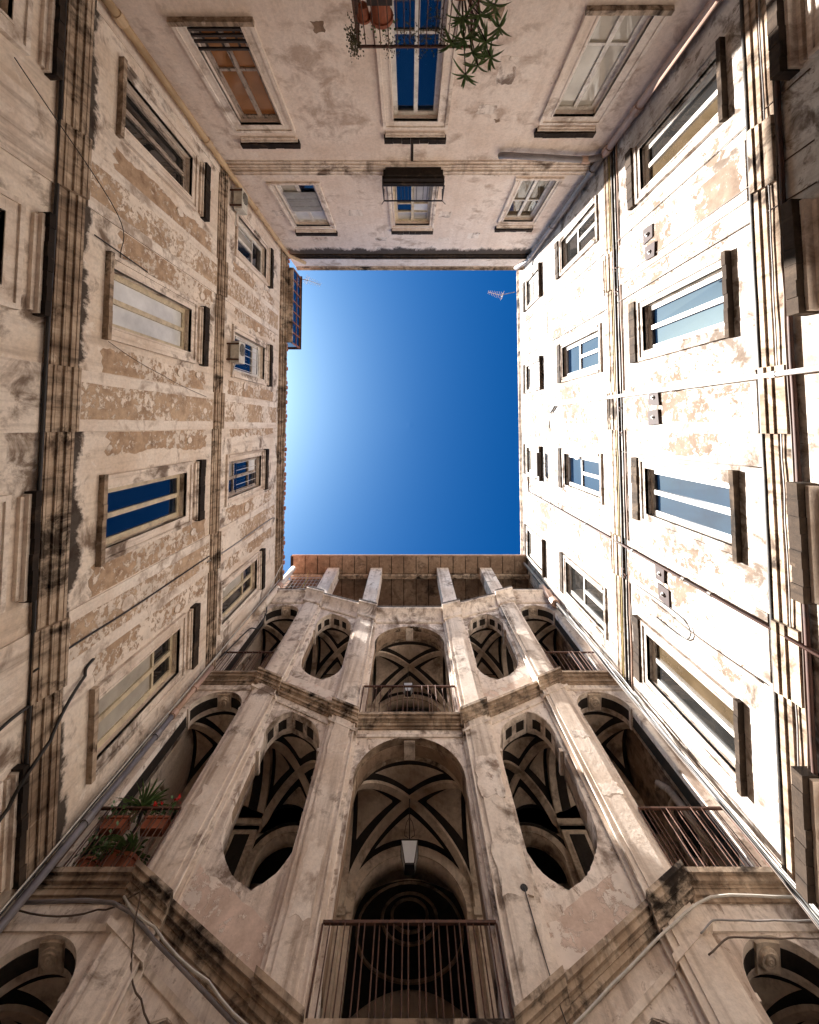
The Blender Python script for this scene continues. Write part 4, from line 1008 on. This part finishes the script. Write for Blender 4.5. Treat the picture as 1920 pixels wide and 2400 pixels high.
# glazed veranda hanging from the top of the left wall
vr = thing('veranda', (-4.9, -4.7, 16.9), 'small glazed rooftop veranda with orange-brown frames projecting over the shaded wall', 'veranda')
x0, x1, y0, y1, z0, z1 = -5.6, -4.72, -6.35, -3.3, 16.99, 18.2
part('floor_slab', 'stained_stone', vr, ((x0, y0, z0 - .10 + .012), (x1 + .03, y1, z0)))
part('roof', 'sooty_stone', vr, ((x0, y0 - .1, z1), (x1 + .05, y1 + .05, z1 + .08)))
part('wall', 'plaster_trim', vr, ((x0, y0, z0), (x0 + .1, y1, z1)))
m = MB()
for i in range(8):
    y = y0 + (y1 - y0) * i / 7; m.box((x1 - .03, y - .022, z0), (x1 + .02, y + .022, z1))
for z in (z0, (z0 + z1) / 2, z1 - .05): m.box((x1 - .025, y0, z), (x1 + .015, y1, z + .045))
m.build('frame', 'orange_frame', vr)
for i in range(7):
    a, b = y0 + (y1 - y0) * i / 7 + .022, y0 + (y1 - y0) * (i + 1) / 7 - .022
    for za, zb in ((z0 + .045, (z0 + z1) / 2), ((z0 + z1) / 2 + .045, z1 - .05)): MB().box((x1 - .012, a, za), (x1 - .006, b, zb)).build('pane', 'pane_dark', vr)
part('side_panel', 'pane_smoke', vr, ((x0 + .1, y1 - .03, z0), (x1 - .03, y1, z1)), ((x0 + .1, y0, z0), (x1 - .03, y0 + .03, z1)))
# television antennas
def antenna(base, top, boomdir, label):
    r = thing('television_antenna', base, label, 'antenna')
    MB().tube([base, top], .018, 6).build('mast', 'cable_grey', r)
    d = Vector(boomdir).normalized(); t = Vector(top); a = t - d * .1; b = t + d * .6
    MB().tube([a, b], .012, 5).build('boom', 'cable_pale', r)
    side = d.cross(Vector((0, 0, 1))).normalized()
    for i in range(9):
        p = a.lerp(b, i / 8); h = .19 - .012 * i
        MB().tube([p - side * h, p + side * h], .007, 5).build('element', 'cable_pale', r)
    for s in (-1, 1):
        q = a + Vector((0, 0, .16 * s)); MB().tube([q - side * .2, q + side * .2], .007, 5).build('element', 'cable_pale', r)
        MB().tube([a, q], .007, 5).build('element', 'cable_pale', r)
antenna((5.0, -6.3, 19.95), (4.45, -6.35, 20.6), (-.8, -.25, .12), 'television antenna over the corner of the pink and sunlit walls')
antenna((-4.9, -6.4, 18.33), (-4.55, -6.5, 18.9), (.75, .3, -.1), 'television antenna above the glazed veranda')
# lanterns in the centre bay
def lantern(x, y, zt, h, w, ceil, label):
    r = thing('lantern', (x, y, zt - h), label, 'lantern', 'lanterns hanging in the central bay')
    m = MB()
    q = lambda s, z: [(x - s, y - s, z), (x + s, y - s, z), (x + s, y + s, z), (x - s, y + s, z)]
    MB().hexa(q(w * .55, zt - h), q(w, zt - .04)).build('glass_body', 'lantern_glass', r)
    f = MB()
    for sx in (-1, 1):
        for sy in (-1, 1): f.tube([(x + sx * w * .56, y + sy * w * .56, zt - h), (x + sx * w * 1.01, y + sy * w * 1.01, zt - .03)], .008, 5)
    f.hexa(q(w * .58, zt - h - .03), q(w * .58, zt - h)); f.hexa(q(w * 1.08, zt - .04), q(w * .5, zt + .07)); f.build('frame', 'black_iron', r)
    MB().tube([(x, y, zt + .06), (x, y, ceil)], .010, 6).build('chain', 'black_iron', r)
    for s in (-1, 1):
        sp = [(x + s * (.03 + .09 * math.sin(t * .5) * (1 - t / 9)), y, zt + .12 + .06 * t + .05 * math.cos(t * 1.2)) for t in range(9)]
        MB().tube(sp, .006, 5).build('scroll', 'black_iron', r, smooth=True)
    return r
lantern(0, 7.45, 8.02, .36, .145, 8.98, 'larger frosted lantern hanging in the lower central arch')
lantern(-.04, 7.45, 12.66, .30, .13, 13.66, 'smaller frosted lantern behind the upper central railing')

# plants
def blades(m, base, n, L, wd, up=.5, seed=0, droop=.5):
    rnd = random.Random(seed); base = Vector(base)
    for i in range(n):
        a = rnd.uniform(0, 6.283); el = rnd.uniform(up - .45, up + .5); l = L * rnd.uniform(.65, 1.1)
        d = Vector((math.cos(a) * math.cos(el), math.sin(a) * math.cos(el), math.sin(el)))
        side = d.cross(Vector((0, 0, 1)))
        if side.length < .05: side = Vector((1, 0, 0))
        side.normalize()
        vs = []; K = 5
        for j in range(K + 1):
            t = j / K; p = base + d * l * t + Vector((0, 0, -droop * l * t * t))
            w_ = wd * (math.sin(min(1, t * 1.6 + .25) * math.pi * .5) * (1 - t ** 3)) + .001
            nrm = side.cross(d) * (w_ * .35)
            vs += [p - side * w_ + nrm, p, p + side * w_ + nrm]
        fs = []
        for j in range(K):
            k_ = j * 3; fs += [(k_, k_ + 1, k_ + 4, k_ + 3), (k_ + 1, k_ + 2, k_ + 5, k_ + 4)]
        m.add(vs, fs)
def leaves(m, c, n, R, s, seed=0):
    rnd = random.Random(seed); c = Vector(c)
    for i in range(n):
        p = c + Vector((rnd.gauss(0, R[0]), rnd.gauss(0, R[1]), rnd.gauss(0, R[2])))
        a = Vector((rnd.uniform(-1, 1), rnd.uniform(-1, 1), rnd.uniform(-1, 1))).normalized(); b = a.orthogonal().normalized(); k_ = s * rnd.uniform(.6, 1.3)
        m.add([p, p + a * k_ * .5 + b * k_ * .35, p + a * k_, p + a * k_ * .5 - b * k_ * .35], [(0, 1, 2, 3)])
def pot(c, r, h, par):
    c = Vector(c)
    o = MB().lathe(c, [(r * .70, 0), (r * .95, h * .82), (r * 1.1, h * .82), (r * 1.1, h), (r * .95, h), (r * .9, h * .9)], (0, 0, 1), 18).build('pot', 'terracotta', par)
    MB().lathe(c + Vector((0, 0, h * .88)), [(r * .9, 0), (r * .88, .01)], (0, 0, 1), 14).build('soil', 'soil', par)
    return o
def box_planter(x0, x1, y0, y1, z0, z1, par):
    o = MB().hexa([(x0 + .02, y0 + .02, z0), (x1 - .02, y0 + .02, z0), (x1 - .02, y1 - .02, z0), (x0 + .02, y1 - .02, z0)], [(x0, y0, z1), (x1, y0, z1), (x1, y1, z1), (x0, y1, z1)]).box((x0 - .015, y0 - .015, z1 - .035), (x1 + .015, y1 + .015, z1 + .002)).build('planter_box', 'terracotta', par)
    MB().box((x0 + .01, y0 + .01, z1), (x1 - .01, y1 - .01, z1 + .006)).build('soil', 'soil', par)
# flower balcony, lower left landing
r = thing('flower_box', (-4.62, 5.95, 7.12), 'terracotta flower box on the left balcony rail, on the wall side of the spiky plant', 'planter'); box_planter(-4.84, -4.46, 6.23, 6.39, 7.02, 7.20, r)
m = MB(); leaves(m, (-4.68, 6.28, 7.30), 110, (.14, .07, .09), .075, 3); m.build('foliage', 'leaf', r)
r = thing('flower_box', (-4.05, 5.95, 7.12), 'terracotta flower box with red geraniums on the left balcony rail', 'planter'); box_planter(-4.20, -3.82, 6.23, 6.39, 7.02, 7.20, r)
m = MB(); leaves(m, (-4.0, 6.28, 7.28), 120, (.15, .06, .08), .07, 4); m.build('foliage', 'leaf', r)
for c in ((-4.07, 6.2, 7.42), (-3.84, 6.2, 7.48), (-4.16, 6.2, 7.36)):
    m = MB(); leaves(m, c, 18, (.018, .018, .014), .038, int(c[0] * -100)); m.build('flower', 'petal', r)
r = thing('potted_plant', (-4.35, 6.42, 6.42), 'spiky dracaena rising behind the left balcony flower boxes', 'plant'); pot((-4.35, 6.42, 6.40), .17, .32, r)
MB().tube([(-4.35, 6.42, 6.68), (-4.34, 6.38, 7.2), (-4.36, 6.22, 7.45)], .022, 6).build('stem', 'dark_wood', r)
m = MB(); blades(m, (-4.38, 6.24, 7.36), 60, .50, .016, .6, 5, .3); m.build('foliage', 'leaf_yucca', r)
r = thing('potted_plant', (-4.15, 6.5, 6.42), 'arching palm-like plant behind the left balcony bars', 'plant'); pot((-4.15, 6.48, 6.40), .2, .28, r)
m = MB(); blades(m, (-4.15, 6.36, 6.66), 60, .62, .022, .8, 6, .75); blades(m, (-4.4, 6.36, 6.6), 40, .5, .02, .8, 61, .8); m.build('foliage', 'leaf_yucca', r)
r = thing('potted_plant', (-4.72, 6.5, 6.42), 'low terracotta potted bush at the wall end of the left balcony', 'plant'); pot((-4.68, 6.46, 6.40), .17, .24, r)
m = MB(); leaves(m, (-4.68, 6.38, 6.85), 190, (.14, .1, .18), .08, 7); m.build('foliage', 'leaf', r)
# back balcony plants
r = thing('potted_plant', (-.5, -6.5, 5.6), 'stacked terracotta pot with dark trailing stems on the planted balcony, left end', 'plant'); pot((-.44, -6.42, 6.05), .17, .34, r)
MB().box((-.64, -6.6, 5.60), (-.26, -6.28, 6.05)).build('pot_stand', 'dark_wood', r)
m = MB(); leaves(m, (-.44, -6.4, 6.45), 80, (.12, .1, .1), .05, 11); m.build('foliage', 'leaf', r)
r = thing('potted_plant', (-.86, -6.4, 5.6), 'dry trailing plant hanging outside the planted balcony corner', 'plant'); pot((-.72, -6.45, 6.2), .10, .22, r)
m = MB(); leaves(m, (-.90, -6.22, 6.55), 420, (.05, .05, .15), .04, 12); m.build('foliage', 'leaf_dry', r)
r = thing('potted_plant', (.3, -6.45, 5.6), 'thin vine climbing the middle bars of the planted balcony', 'plant'); pot((.36, -6.45, 5.62), .16, .26, r)
m = MB()
for c, s_ in (((.02, -6.24, 6.5), 1), ((.25, -6.24, 6.6), 2), ((.52, -6.24, 6.55), 3), ((.4, -6.23, 6.2), 4), ((-.3, -6.24, 6.66), 5)): leaves(m, c, 110, (.08, .03, .13), .035, 20 + s_)
m.build('foliage', 'leaf_dry', r)
r = thing('potted_plant', (.85, -6.4, 5.6), 'large oleander with long green leaves spilling over the planted balcony, right end', 'plant'); pot((.75, -6.48, 5.62), .2, .34, r)
m = MB(); st = MB()
for i, (x_, y_, z_) in enumerate(((.68, -6.05, 6.42), (.85, -6.0, 6.30), (1.0, -5.95, 6.48), (1.2, -6.0, 6.35), (1.32, -6.0, 6.62), (1.15, -6.05, 6.85), (1.05, -6.08, 6.0), (1.38, -6.1, 6.2), (.8, -6.1, 6.05), (1.25, -6.15, 5.9), (.98, -6.1, 7.1))):
    blades(m, (x_, y_, z_), 13, .30, .022, .25, 30 + i, .4); st.tube([(.78, -6.45, 5.9), ((.78 + x_) / 2, -6.3, (5.9 + z_) / 2 + .1), (x_, y_, z_)], .010, 5)
m.build('foliage', 'leaf_yucca', r); st.build('stem', 'dark_wood', r)
r = thing('flower_box', (1.5, 5.0, 16.9), 'narrow planter with leggy plants on the high sill of the sunlit wall', 'planter')
m = MB().box(PR(1.05, 16.38, .14), PR(1.95, 16.55, .30)); m.build('planter_box', 'dark_wood', r)
m = MB(); leaves(m, PR(1.5, 16.62, .24), 60, (.05, .3, .06), .06, 41); m.build('foliage', 'leaf', r)
